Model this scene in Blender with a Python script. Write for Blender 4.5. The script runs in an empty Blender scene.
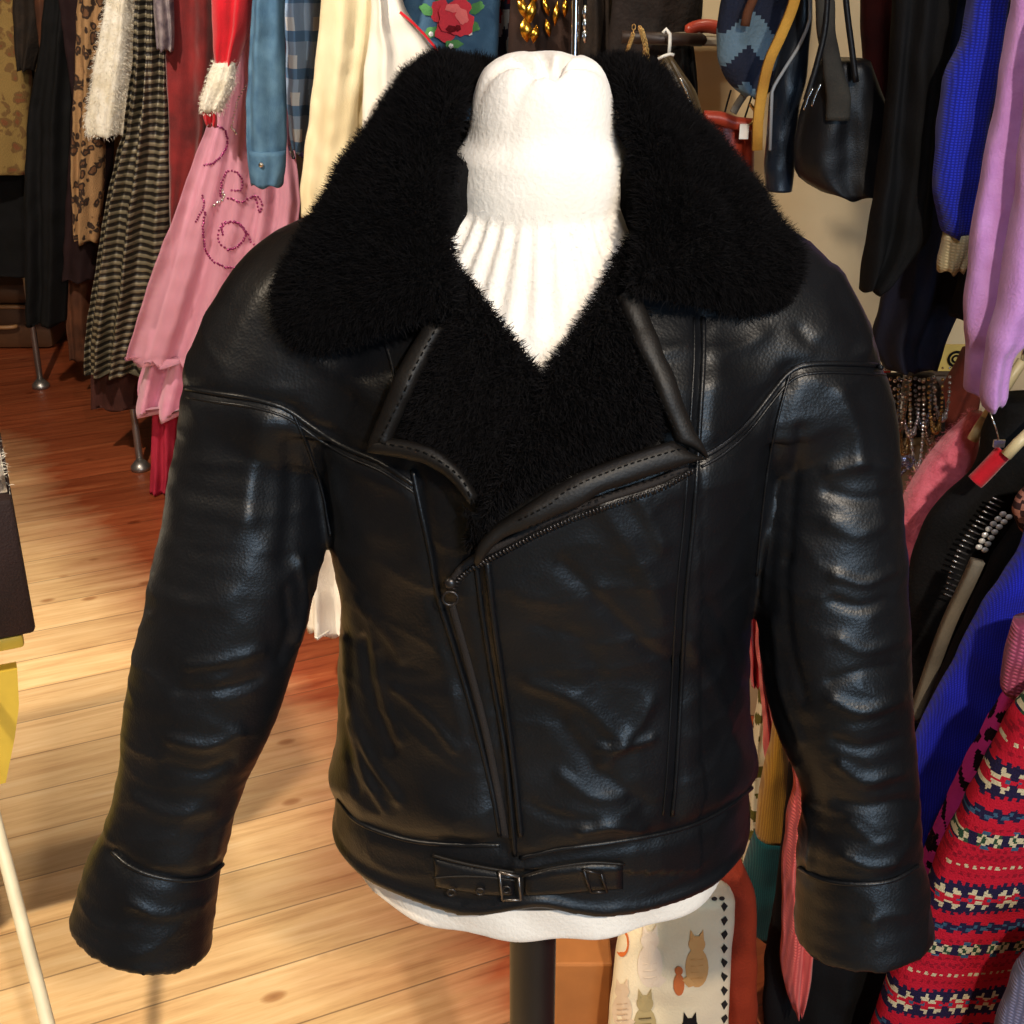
import bpy, math, random
import numpy as np
from mathutils import Vector, noise
from mathutils.bvhtree import BVHTree
PI = math.pi
rng = np.random.default_rng(7)
random.seed(7)
SC = bpy.context.scene
COL = SC.collection

# ------------------------------------------------------------------ camera
PITCH = math.radians(25.0); F = 1300.0; CAMZ = 1.55
cp, sp = math.cos(PITCH), math.sin(PITCH)
cam = bpy.data.objects.new('camera', bpy.data.cameras.new('camera')); COL.objects.link(cam)
cam.location = (0, 0, CAMZ); cam.rotation_euler = (PI/2 - PITCH, 0, 0)
cam.data.sensor_width = 36; cam.data.lens = 36*F/1024; cam.data.clip_start = 0.02
SC.camera = cam

def ray(px, py):
    u, v = (px-512)/F, (py-512)/F
    return np.array([u, cp - v*sp, -sp - v*cp])
def P(px, py, Y):                      # world point on the sight line of a measured photo point, at distance Y into the room
    d = ray(px, py); t = Y/d[1]
    return np.array([d[0]*t, Y, CAMZ + d[2]*t])
def depth_at(py, Y):
    return Y/(cp - (py-512)/F*sp)
def proj(V):
    V = np.asarray(V); x = V[:, 0]; y = V[:, 1]; z = V[:, 2]-CAMZ
    dep = y*cp - z*sp; up = y*sp + z*cp
    return np.stack([512 + F*x/dep, 512 - F*up/dep], 1)

# ------------------------------------------------------------------ materials
def new_mat(name):
    m = bpy.data.materials.new(name); m.use_nodes = True
    nt = m.node_tree; b = nt.nodes['Principled BSDF']
    return m, nt, b
def N(nt, typ, **kw):
    n = nt.nodes.new(typ)
    for k, v in kw.items():
        if k.startswith('i_'):
            n.inputs[k[2:].replace('_', ' ')].default_value = v
        else: setattr(n, k, v)
    return n
def c4(c): return (c[0], c[1], c[2], 1)
def srgb(r, g, b):
    f = lambda v: ((v/255+0.055)/1.055)**2.4 if v > 10 else v/255/12.92
    return (f(r), f(g), f(b))
def ramp(nt, stops, interp='LINEAR'):
    r = nt.nodes.new('ShaderNodeValToRGB'); r.color_ramp.interpolation = interp
    e = r.color_ramp.elements
    while len(e) < len(stops): e.new(0.5)
    for k, (p, c) in enumerate(stops): e[k].position = p; e[k].color = c4(c)
    return r
def fabric(name, c, c2=None, rough=0.85, scale=12, bump=0.3, bscale=300, sheen=0.0, metallic=0.0, spec=0.3, stretch=(1, 1, 1), ambump=None):
    m, nt, b = new_mat(name); L = nt.links
    tc = N(nt, 'ShaderNodeTexCoord'); mp = N(nt, 'ShaderNodeMapping'); mp.inputs['Scale'].default_value = stretch
    L.new(tc.outputs['Object'], mp.inputs[0])
    n = N(nt, 'ShaderNodeTexNoise', i_Scale=scale, i_Detail=5.0); L.new(mp.outputs[0], n.inputs['Vector'])
    c2 = c2 or tuple(v*0.72 for v in c)
    r = ramp(nt, [(0.35, c2), (0.65, c)]); L.new(n.outputs[0], r.inputs[0]); L.new(r.outputs[0], b.inputs['Base Color'])
    b.inputs['Roughness'].default_value = rough; b.inputs['Metallic'].default_value = metallic
    b.inputs['Specular IOR Level'].default_value = spec
    b.inputs['Sheen Weight'].default_value = sheen
    n2 = N(nt, 'ShaderNodeTexNoise', i_Scale=bscale, i_Detail=3.0); L.new(tc.outputs['Object'], n2.inputs['Vector'])
    bp = N(nt, 'ShaderNodeBump', i_Strength=bump, i_Distance=0.004); L.new(n2.outputs[0], bp.inputs['Height']); L.new(bp.outputs[0], b.inputs['Normal'])
    return m
def knit(name, c, c2=None, s=130, bump=0.35, rough=0.9, sheen=0.15):
    m, nt, b = new_mat(name); L = nt.links
    tc = N(nt, 'ShaderNodeTexCoord')
    w = N(nt, 'ShaderNodeTexWave', i_Scale=s/2.6, i_Distortion=1.5, i_Detail=1.0); w.bands_direction = 'X'
    w2 = N(nt, 'ShaderNodeTexWave', i_Scale=s/1.9, i_Distortion=2.0, i_Detail=1.0); w2.bands_direction = 'Z'
    L.new(tc.outputs['Object'], w.inputs[0]); L.new(tc.outputs['Object'], w2.inputs[0])
    mx = N(nt, 'ShaderNodeMath', operation='MULTIPLY'); L.new(w.outputs['Fac'], mx.inputs[0]); L.new(w2.outputs['Fac'], mx.inputs[1])
    c2 = c2 or tuple(v*0.68 for v in c)
    r = ramp(nt, [(0.0, c2), (0.6, c)]); L.new(mx.outputs[0], r.inputs[0]); L.new(r.outputs[0], b.inputs['Base Color'])
    bp = N(nt, 'ShaderNodeBump', i_Strength=bump, i_Distance=0.003); L.new(mx.outputs[0], bp.inputs['Height']); L.new(bp.outputs[0], b.inputs['Normal'])
    b.inputs['Roughness'].default_value = rough; b.inputs['Sheen Weight'].default_value = sheen; b.inputs['Specular IOR Level'].default_value = 0.2
    return m
def animal(name, base, ring, core, scale=28, bump=0.5):
    m, nt, b = new_mat(name); L = nt.links
    tc = N(nt, 'ShaderNodeTexCoord')
    nz = N(nt, 'ShaderNodeTexNoise', i_Scale=18.0, i_Detail=3.0); L.new(tc.outputs['Object'], nz.inputs['Vector'])
    mix = N(nt, 'ShaderNodeMix', data_type='RGBA'); mix.inputs[0].default_value = 0.06
    L.new(tc.outputs['Object'], mix.inputs[6]); L.new(nz.outputs['Color'], mix.inputs[7])
    v = N(nt, 'ShaderNodeTexVoronoi', i_Scale=scale); L.new(mix.outputs[2], v.inputs['Vector'])
    r = ramp(nt, [(0.0, core), (0.22, core), (0.27, ring), (0.42, ring), (0.5, base)]); L.new(v.outputs['Distance'], r.inputs[0])
    L.new(r.outputs[0], b.inputs['Base Color']); b.inputs['Roughness'].default_value = 0.9
    n2 = N(nt, 'ShaderNodeTexNoise', i_Scale=250.0); L.new(tc.outputs['Object'], n2.inputs['Vector'])
    bp = N(nt, 'ShaderNodeBump', i_Strength=bump, i_Distance=0.006); L.new(n2.outputs[0], bp.inputs['Height']); L.new(bp.outputs[0], b.inputs['Normal'])
    return m
def plain(name, c, rough=0.5, metallic=0.0, spec=0.5, coat=0.0):
    m, nt, b = new_mat(name); L = nt.links
    tc = N(nt, 'ShaderNodeTexCoord'); n = N(nt, 'ShaderNodeTexNoise', i_Scale=25.0, i_Detail=4.0); L.new(tc.outputs['Object'], n.inputs['Vector'])
    r = ramp(nt, [(0.3, tuple(v*0.85 for v in c)), (0.7, c)]); L.new(n.outputs[0], r.inputs[0]); L.new(r.outputs[0], b.inputs['Base Color'])
    b.inputs['Roughness'].default_value = rough; b.inputs['Metallic'].default_value = metallic; b.inputs['Specular IOR Level'].default_value = spec
    b.inputs['Coat Weight'].default_value = coat
    return m
def col_attr(name, rough=0.9, bump=0.4, bscale=350):
    m, nt, b = new_mat(name); L = nt.links
    a = N(nt, 'ShaderNodeVertexColor'); a.layer_name = 'Col'; L.new(a.outputs['Color'], b.inputs['Base Color'])
    b.inputs['Roughness'].default_value = rough; b.inputs['Specular IOR Level'].default_value = 0.2
    tc = N(nt, 'ShaderNodeTexCoord'); n2 = N(nt, 'ShaderNodeTexNoise', i_Scale=float(bscale)); L.new(tc.outputs['Object'], n2.inputs['Vector'])
    bp = N(nt, 'ShaderNodeBump', i_Strength=bump, i_Distance=0.003); L.new(n2.outputs[0], bp.inputs['Height']); L.new(bp.outputs[0], b.inputs['Normal'])
    return m
def leather(name, c=(0.0030, 0.0034, 0.0045), rough=0.36, grain=0.25):
    m, nt, b = new_mat(name); L = nt.links
    tc = N(nt, 'ShaderNodeTexCoord')
    n = N(nt, 'ShaderNodeTexNoise', i_Scale=9.0, i_Detail=6.0, i_Roughness=0.6); L.new(tc.outputs['Object'], n.inputs['Vector'])
    mr = N(nt, 'ShaderNodeMapRange'); mr.inputs['To Min'].default_value = rough-0.08; mr.inputs['To Max'].default_value = rough+0.14
    L.new(n.outputs[0], mr.inputs[0]); L.new(mr.outputs[0], b.inputs['Roughness'])
    r = ramp(nt, [(0.3, c), (0.75, tuple(v*1.7 for v in c))]); L.new(n.outputs[0], r.inputs[0]); L.new(r.outputs[0], b.inputs['Base Color'])
    b.inputs['Specular IOR Level'].default_value = 0.32
    v = N(nt, 'ShaderNodeTexVoronoi', i_Scale=420.0); L.new(tc.outputs['Object'], v.inputs['Vector'])
    n2 = N(nt, 'ShaderNodeTexNoise', i_Scale=38.0, i_Detail=5.0, i_Roughness=0.65, i_Distortion=0.6); L.new(tc.outputs['Object'], n2.inputs['Vector'])
    b1 = N(nt, 'ShaderNodeBump', i_Strength=grain, i_Distance=0.0006); L.new(v.outputs['Distance'], b1.inputs['Height'])
    b2 = N(nt, 'ShaderNodeBump', i_Strength=0.10, i_Distance=0.006); L.new(n2.outputs[0], b2.inputs['Height']); L.new(b1.outputs[0], b2.inputs['Normal'])
    L.new(b2.outputs[0], b.inputs['Normal'])
    return m

# ------------------------------------------------------------------ objects
ORG = {}
def tag(o, label=None, cat=None, group=None, kind=None):
    if label: o['label'] = label
    if cat: o['category'] = cat
    if group: o['group'] = group
    if kind: o['kind'] = kind
    return o
def thing(name, loc, label, cat, group=None):
    o = bpy.data.objects.new(name, None); COL.objects.link(o); o.location = tuple(loc); o.empty_display_size = 0.1
    ORG[o.name] = np.array(loc, float); tag(o, label, cat, group); return o
def mesh_obj(name, V, faces, mat, parent=None, smooth=True, label=None, cat=None, group=None, kind=None, midx=None, cols=None):
    V = np.asarray(V, float).reshape(-1, 3)
    if parent is None:
        lo, hi = V.min(0), V.max(0); org = np.array([(lo[0]+hi[0])/2, (lo[1]+hi[1])/2, lo[2]])
    else: org = ORG[parent.name]
    me = bpy.data.meshes.new(name)
    W = V - org
    if isinstance(faces, np.ndarray) and faces.ndim == 2:
        nf, k = faces.shape
        me.vertices.add(len(W)); me.vertices.foreach_set('co', W.astype(np.float32).ravel())
        me.loops.add(nf*k); me.loops.foreach_set('vertex_index', faces.astype(np.int32).ravel())
        me.polygons.add(nf); me.polygons.foreach_set('loop_start', np.arange(0, nf*k, k, dtype=np.int32))
        me.update(calc_edges=True); me.validate()
    else:
        me.from_pydata(W.tolist(), [], [tuple(int(i) for i in f) for f in faces]); me.update()
    me.polygons.foreach_set('use_smooth', [smooth]*len(me.polygons))
    for mm in (mat if isinstance(mat, (list, tuple)) else [mat]): me.materials.append(mm)
    if midx is not None: me.polygons.foreach_set('material_index', np.asarray(midx, np.int32)[:len(me.polygons)])
    if cols is not None:
        at = me.color_attributes.new('Col', 'FLOAT_COLOR', 'CORNER')
        ls = np.repeat(np.asarray(cols, np.float32), [p.loop_total for p in me.polygons], axis=0)
        at.data.foreach_set('color', np.concatenate([ls, np.ones((len(ls), 1), np.float32)], 1).ravel())
    o = bpy.data.objects.new(name, me); COL.objects.link(o)
    if parent is not None: o.parent = parent
    else: o.location = tuple(org)
    ORG[o.name] = org
    tag(o, label, cat, group, kind)
    return o

class MB:                                # collects shapes into one mesh
    def __init__(s): s.V = []; s.Fc = []; s.n = 0
    def add(s, V, Fc):
        V = np.asarray(V, float).reshape(-1, 3); s.V.append(V); s.Fc += [tuple(int(i)+s.n for i in f) for f in Fc]; s.n += len(V); return s
    def box(s, lo, hi, bev=0.0):
        lo = np.array(lo, float); hi = np.array(hi, float); c = (lo+hi)/2; h = (hi-lo)/2
        b = min(bev, h.min()*0.9)
        if b <= 0:
            V = [c+h*np.array([x, y, z]) for x in (-1, 1) for y in (-1, 1) for z in (-1, 1)]
            Fc = [(0, 1, 3, 2), (4, 6, 7, 5), (0, 4, 5, 1), (2, 3, 7, 6), (0, 2, 6, 4), (1, 5, 7, 3)]
            return s.add(V, Fc)
        n = 5; t = np.linspace(-1, 1, n)
        V = []; Fc = []; base = 0
        for ax in range(3):
            for sg in (-1, 1):
                a, d = [(1, 2), (2, 0), (0, 1)][ax]
                g = []
                xs = lambda hh: np.array([-hh, -(hh-b), 0, hh-b, hh])
                for p in xs(h[a]):
                    for q in xs(h[d]):
                        v = np.zeros(3); v[ax] = sg*h[ax]; v[a] = p; v[d] = q
                        inner = np.clip(v, -(h-b), h-b); w = v-inner; l = np.linalg.norm(w)
                        V.append(c + inner + (w/l*b if l > 0 else 0))
                for i in range(n-1):
                    for j in range(n-1):
                        f = (base+i*n+j, base+(i+1)*n+j, base+(i+1)*n+j+1, base+i*n+j+1)
                        Fc.append(f if sg > 0 else f[::-1])
                base += n*n
        return s.add(V, Fc)
    def tube(s, path, r, n=10, cap=True):
        V, Fc = tube_geo(path, r, n, cap); return s.add(V, Fc)
    def ball(s, c, r, n=8):
        V = []; Fc = []
        r = np.array(r, float)*np.ones(3)
        for i in range(n+1):
            th = PI*i/n
            for j in range(2*n):
                ph = PI*j/n; V.append(np.array(c)+r*np.array([math.sin(th)*math.cos(ph), math.sin(th)*math.sin(ph), math.cos(th)]))
        for i in range(n):
            for j in range(2*n):
                a = i*2*n+j; b = i*2*n+(j+1) % (2*n); Fc.append((a, a+2*n, b+2*n, b))
        return s.add(V, Fc)
    def build(s, name, mat, parent=None, **kw):
        return mesh_obj(name, np.concatenate(s.V), s.Fc, mat, parent, **kw)

def tube_geo(path, r, n=10, cap=True):
    path = np.asarray(path, float); m = len(path); r = np.ones(m)*np.asarray(r, float)
    T = np.gradient(path, axis=0); T /= np.linalg.norm(T, axis=1)[:, None]+1e-12
    ref = np.array([0, 0, 1.0]) if abs(T[0][2]) < 0.9 else np.array([1.0, 0, 0])
    V = []; prev = None
    for k in range(m):
        a = ref if prev is None else prev
        a = a - T[k]*a.dot(T[k]); a /= np.linalg.norm(a)+1e-12; prev = a; b = np.cross(T[k], a)
        th = np.arange(n)*2*PI/n
        V.append(path[k] + r[k]*(np.cos(th)[:, None]*a + np.sin(th)[:, None]*b))
    V = np.concatenate(V); Fc = []
    for k in range(m-1):
        for j in range(n):
            Fc.append((k*n+j, k*n+(j+1) % n, (k+1)*n+(j+1) % n, (k+1)*n+j))
    if cap:
        Fc.append(tuple(range(n))[::-1]); Fc.append(tuple((m-1)*n+j for j in range(n)))
    return V, Fc
def smooth_path(pts, n):                 # Catmull-Rom, n samples, any dimension
    p = np.asarray(pts, float)
    if len(p) < 3:
        t = np.linspace(0, 1, n)[:, None]; return p[0]*(1-t)+p[-1]*t
    q = np.concatenate([[2*p[0]-p[1]], p, [2*p[-1]-p[-2]]])
    d = np.concatenate([[0], np.cumsum(np.linalg.norm(np.diff(p[:, :2], axis=0), axis=1)+1e-9)])
    s = np.linspace(0, d[-1], n); out = []
    for v in s:
        k = min(np.searchsorted(d, v, side='right')-1, len(p)-2); t = (v-d[k])/(d[k+1]-d[k])
        a, b, c, e = q[k], q[k+1], q[k+2], q[k+3]
        out.append(0.5*((2*b)+(-a+c)*t+(2*a-5*b+4*c-e)*t*t+(-a+3*b-3*c+e)*t**3))
    return np.array(out)

def surface_nets(Fd, org, h):
    ins = Fd < 0
    nx, ny, nz = Fd.shape
    cnt = np.zeros((nx-1, ny-1, nz-1), np.int8)
    for i in (0, 1):
        for j in (0, 1):
            for k in (0, 1): cnt += ins[i:nx-1+i, j:ny-1+j, k:nz-1+k]
    act = (cnt > 0) & (cnt < 8)
    idx = np.argwhere(act); vid = -np.ones(act.shape, np.int64); vid[act] = np.arange(len(idx))
    acc = np.zeros((len(idx), 3)); num = np.zeros(len(idx))
    cor = [(i, j, k) for i in (0, 1) for j in (0, 1) for k in (0, 1)]
    for a in cor:
        for b in cor:
            if sum(b)-sum(a) == 1 and all(y >= x for x, y in zip(a, b)):
                fa = Fd[idx[:, 0]+a[0], idx[:, 1]+a[1], idx[:, 2]+a[2]]; fb = Fd[idx[:, 0]+b[0], idx[:, 1]+b[1], idx[:, 2]+b[2]]
                m = (fa < 0) != (fb < 0); t = np.where(m, fa/np.where(m, fa-fb, 1), 0)
                acc += np.where(m[:, None], np.array(a)+t[:, None]*(np.array(b)-np.array(a)), 0); num += m
    V = (idx + acc/num[:, None])*h + np.array(org)
    Q = []
    for ax in range(3):
        sl = [slice(1, -1)]*3; sl[ax] = slice(0, None)
        a = [slice(1, -1)]*3; b = [slice(1, -1)]*3; a[ax] = slice(0, -1); b[ax] = slice(1, None)
        A = ins[tuple(a)]; B = ins[tuple(b)]
        ch = np.argwhere(A != B)
        o1, o2 = [d for d in range(3) if d != ax]
        base = ch.copy(); base[:, o1] += 1; base[:, o2] += 1
        def cell(d1, d2):
            c = base.copy(); c[:, o1] += d1; c[:, o2] += d2; return vid[c[:, 0], c[:, 1], c[:, 2]]
        q = np.stack([cell(-1, -1), cell(0, -1), cell(0, 0), cell(-1, 0)], 1)
        fl = A[tuple(ch.T)]
        if ax == 1: fl = ~fl
        q[~fl] = q[~fl][:, ::-1]
        Q.append(q)
    Q = np.concatenate(Q); Q = Q[(Q >= 0).all(1)]
    return V, Q
def vnormals(V, Q):
    a = V[Q[:, 2]]-V[Q[:, 0]]; b = V[Q[:, 3]]-V[Q[:, 1]]; n = np.cross(a, b)
    out = np.zeros_like(V)
    for k in range(4): np.add.at(out, Q[:, k], n)
    return out/(np.linalg.norm(out, axis=1)[:, None]+1e-12)
def lap(V, Q, it=2, lam=0.5):
    for _ in range(it):
        acc = np.zeros_like(V); c = np.zeros(len(V))
        for k in range(4):
            a, b = Q[:, k], Q[:, (k+1) % 4]
            np.add.at(acc, a, V[b]); np.add.at(c, a, 1); np.add.at(acc, b, V[a]); np.add.at(c, b, 1)
        V = V + lam*(acc/np.maximum(c, 1)[:, None]-V)
    return V
def fnoise(V, scale, seed=0):
    s = seed*13.7
    return np.array([noise.noise(Vector((x*scale+s, y*scale-s, z*scale+s*0.5))) for x, y, z in V])
def sstep(x, a, b):
    t = np.clip((x-a)/(b-a), 0, 1); return t*t*(3-2*t)
def poly_dist(Q2, poly, closed=False):    # distance (and side) of points to a polyline
    p = np.asarray(poly, float); best = np.full(len(Q2), 1e9)
    if closed: p = np.concatenate([p, p[:1]])
    for a, b in zip(p[:-1], p[1:]):
        ab = b-a; t = np.clip(((Q2-a)@ab)/(ab@ab+1e-12), 0, 1); d = np.linalg.norm(Q2-(a+t[:, None]*ab), axis=1); best = np.minimum(best, d)
    return best
def in_poly(Q2, poly):
    p = np.asarray(poly, float); x, y = Q2[:, 0], Q2[:, 1]; c = np.zeros(len(Q2), bool); j = len(p)-1
    for i in range(len(p)):
        m = ((p[i, 1] > y) != (p[j, 1] > y)) & (x < (p[j, 0]-p[i, 0])*(y-p[i, 1])/(p[j, 1]-p[i, 1]+1e-12)+p[i, 0]); c ^= m; j = i
    return c
# ------------------------------------------------------------------ materials of the jacket
M_LEATHER = leather('black_leather')
M_TRIM = leather('worn_brown_black_leather', (0.0045, 0.0036, 0.0032), 0.50)
M_FUR = fabric('black_sheepskin', (0.006, 0.0055, 0.006), (0.003, 0.003, 0.003), rough=0.95, scale=30, bump=0.9, bscale=160, spec=0.1)
M_STRAND, _nt, _b = new_mat('black_sheepskin_fibre')
_b.inputs['Base Color'].default_value = (0.0045, 0.004, 0.0045, 1); _b.inputs['Roughness'].default_value = 0.8; _b.inputs['Specular IOR Level'].default_value = 0.08
M_ZIP = plain('dark_zip_metal', (0.05, 0.045, 0.045), 0.35, 0.8)
M_TAPE = fabric('zip_tape', (0.018, 0.014, 0.013), rough=0.8, bscale=600)
M_BUCK = plain('dull_steel', (.22, .2, .19), .35, .9)
M_STEEL = plain('polished_steel', (0.75, 0.74, 0.72), 0.18, 1.0)
M_IVORY = fabric('ivory_wool', (0.86, 0.82, 0.76), (0.80, 0.75, 0.68), rough=0.95, scale=20, bump=0.25, bscale=260, sheen=0.2)

CX, CY = 0.030, 1.05
PROF = np.array([  # z, half width, half depth, centre y
 (0.60, .200, .150, 1.05), (0.735, .201, .152, 1.05), (0.80, .202, .150, 1.05), (0.86, .195, .146, 1.05), (0.97, .186, .142, 1.05),
 (1.07, .192, .148, 1.045), (1.15, .196, .150, 1.045), (1.22, .190, .134, 1.05), (1.275, .165, .108, 1.06), (1.315, .120, .085, 1.07), (1.345, .085, .070, 1.07), (1.37, .05, .05, 1.07), (1.45, .02, .02, 1.07)])
def prof(z):
    return [np.interp(z, PROF[:, 0], PROF[:, k]) for k in (1, 2, 3)]
def grid(lo, hi, h):
    ax = [np.arange(lo[k], hi[k]+h, h, dtype=np.float32) for k in range(3)]
    return ax, np.meshgrid(*ax, indexing='ij')
def torso_sdf(X, Y, Z, off=0.0):
    a, b, cy = prof(Z[0, 0, :]); a = (a-off)[None, None, :]; b = (b-off)[None, None, :]; cy = cy[None, None, :]
    n = 2.35
    rho = (np.abs((X-CX)/a)**n + np.abs((Y-cy)/b)**n)**(1/n)
    return ((rho-1)*np.minimum(a, b)*0.95).astype(np.float32)
def smin(a, b, k):
    h = np.clip(0.5+0.5*(b-a)/k, 0, 1); return b*(1-h)+a*h - k*h*(1-h)
def spine(px):
    out = []
    for it in px:
        if len(it) == 4 and abs(it[0]) > 5: 
            c = P(it[0], it[1], it[2]); out.append((*c, it[3]*depth_at(it[1], it[2])/F))
        else: out.append(it)
    return smooth_path(np.array(out), 60)
SL = spine([(-.115, 1.065, 1.272, .066), (-.165, 1.055, 1.235, .077), (-.192, 1.045, 1.185, .083), (253, 440, 1.03, 73), (241, 545, 1.01, 82), (222, 630, .995, 79), (204, 700, .98, 74), (181, 780, .965, 61), (164, 845, .955, 61), (152, 880, .95, 66), (141, 930, .94, 69), (134, 962, .935, 70), (120, 1020, .925, 72)])
SR = spine([(.155, 1.065, 1.272, .066), (.20, 1.055, 1.235, .077), (.228, 1.045, 1.185, .081), (826, 440, 1.03, 70), (829, 550, 1.01, 73), (834, 630, .995, 73), (840, 700, .98, 70), (859, 780, .965, 57), (859, 845, .955, 62), (861, 885, .95, 65), (863, 935, .94, 68), (865, 965, .935, 70), (870, 1030, .925, 74)])
END = {}
def sleeve_sdf(X, Y, Z, S, off=0.0, cap=True):
    d = np.full(X.shape, 1e3, np.float32)
    for x, y, z, r in S:
        s = slice(None)
        q = np.sqrt((X-x)**2+((Y-y)/0.93)**2+(Z-z)**2)-(r-off); np.minimum(d, q, out=d)
    if cap:
        E_ = -7 if S[0, 0] < 0 else -6; e = S[E_, :3]; ax = S[E_+2, :3]-S[E_-6, :3]; ax = ax/np.linalg.norm(ax); 
        pl = (X-e[0])*ax[0]+(Y-e[1])*ax[1]+(Z-e[2])*ax[2]
        far = (Z < e[2]+0.14)
        d = np.where(far, np.maximum(d, pl), d)
    return d.astype(np.float32)
H = 0.0034
ax, (X, Y, Z) = grid((-.46, .80, .54), (.50, 1.24, 1.42), H)
ft = np.maximum(torso_sdf(X, Y, Z), 0.733-Z)
fin = np.maximum(torso_sdf(X, Y, Z, 0.010), Z-0.80)
ft = np.maximum(ft, -fin)
def sub(S, wl, wh):
    i0, i1 = np.searchsorted(ax[0], [wl, wh]); f = np.full(X.shape, 9.0, np.float32)
    g = sleeve_sdf(X[i0:i1], Y[i0:i1], Z[i0:i1], S)
    inn = sleeve_sdf(X[i0:i1], Y[i0:i1], Z[i0:i1], S, 0.008, cap=False); inn = np.maximum(inn, Z[i0:i1]-(S[-8, 2]+0.06))
    f[i0:i1] = np.maximum(g, -inn); return f
fl = sub(SL, -.46, .04); fr = sub(SR, .02, .50)
kz = np.where(Z > 1.16, 0.035, 0.012).astype(np.float32)
fj = smin(smin(ft, fl, kz), fr, kz)
V, Q = surface_nets(fj, (ax[0][0], ax[1][0], ax[2][0]), H)
V = lap(V, Q, 3, 0.5)
# which verts are sleeve
tl = np.interp
def near_spine(V, S):
    d = np.full(len(V), 9.0); k = np.zeros(len(V), int)
    for i, (x, y, z, r) in enumerate(S):
        q = np.sqrt((V[:, 0]-x)**2+((V[:, 1]-y)/.93)**2+(V[:, 2]-z)**2)-r; m = q < d; d[m] = q[m]; k[m] = i
    return d, k
dL, kL = near_spine(V, SL); dR, kR = near_spine(V, SR)
a_, b_, cy_ = prof(V[:, 2]); rho = (np.abs((V[:, 0]-CX)/a_)**2.35+np.abs((V[:, 1]-cy_)/b_)**2.35)**(1/2.35); dT = (rho-1)*np.minimum(a_, b_)
slm = (dL < dT-0.002) & (V[:, 2] < 1.195); srm = (dR < dT-0.002) & (V[:, 2] < 1.205)
Nn = vnormals(V, Q)
if (Nn[:, 1]*(V[:, 1]-CY)).sum() < 0: Q = Q[:, ::-1]; Nn = -Nn
px = proj(V)
front = sstep(-Nn[:, 1]*cp + Nn[:, 2]*sp, -0.15, 0.25)
disp = np.zeros(len(V))
SEAMS = dict(
 yoke_left=[(186, 388), (215, 393), (250, 398), (285, 408), (310, 425), (345, 447), (380, 462), (414, 484)],
 yoke_right=[(884, 366), (850, 364), (815, 364), (792, 370), (772, 392), (746, 425), (720, 447), (700, 458)],
 panel_left=[(413, 470), (420, 505), (430, 550), (438, 595), (455, 650), (475, 720), (492, 790), (500, 835)],
 panel_right=[(703, 318), (703, 360), (700, 410), (697, 460), (693, 520), (686, 590), (681, 680), (676, 770), (672, 815)],
 flap=[(476, 562), (482, 610), (493, 680), (505, 750), (512, 820), (515, 855)],
 arm_left=[(292, 411), (307, 445), (322, 490), (331, 535)],
 arm_right=[(790, 372), (777, 420), (767, 470), (760, 530), (756, 575)],
 cuff_left=[(113, 852), (130, 866), (155, 876), (185, 880), (208, 876), (222, 864)],
 cuff_right=[(800, 868), (825, 880), (860, 884), (892, 880), (918, 866)])
BANDL = [(338, 800), (358, 822), (400, 838), (440, 844), (500, 845)]
BANDR = [(520, 858), (560, 849), (620, 841), (680, 829), (720, 812), (752, 788)]
def ridge(poly, w, a, mask=None):
    global disp
    d = poly_dist(px, poly); v = a*np.exp(-(d/w)**2)*front
    disp += v if mask is None else v*mask
tor = ((~slm) & (~srm)).astype(float)
for k, s in SEAMS.items():
    ridge(s, 9, -0.003)
for s in (BANDL, BANDR): ridge(s, 8, -0.004, tor)
# overlapping front panel
flap = [(700, 470), (600, 500), (520, 540), (478, 562), (486, 640), (500, 720), (508, 800), (512, 870), (700, 870)]
ip = in_poly(px, flap); dd = poly_dist(px, flap[:8]); sd = np.where(ip, dd, -dd)
disp += 0.0045*sstep(sd, -3, 4)*front*tor*np.where(px[:, 0] > 660, np.clip(1-(px[:, 0]-660)/60, 0, 1), 1)
# waistband fullness: leather balloons above, band presses in, rolled hem
band = [(330, 800), (358, 822), (400, 838), (440, 844), (500, 845), (520, 858), (560, 849), (620, 841), (680, 829), (720, 812), (760, 785)]
bandy = np.interp(px[:, 0], [b[0] for b in band], [b[1] for b in band])
ab = bandy-px[:, 1]
disp += tor*front*(0.006*np.exp(-((ab-28)/26)**2)*(0.6+0.6*np.sin(px[:, 0]*0.045)) )
disp += tor*0.004*np.exp(-((V[:, 2]-0.741)/0.006)**2)
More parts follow.
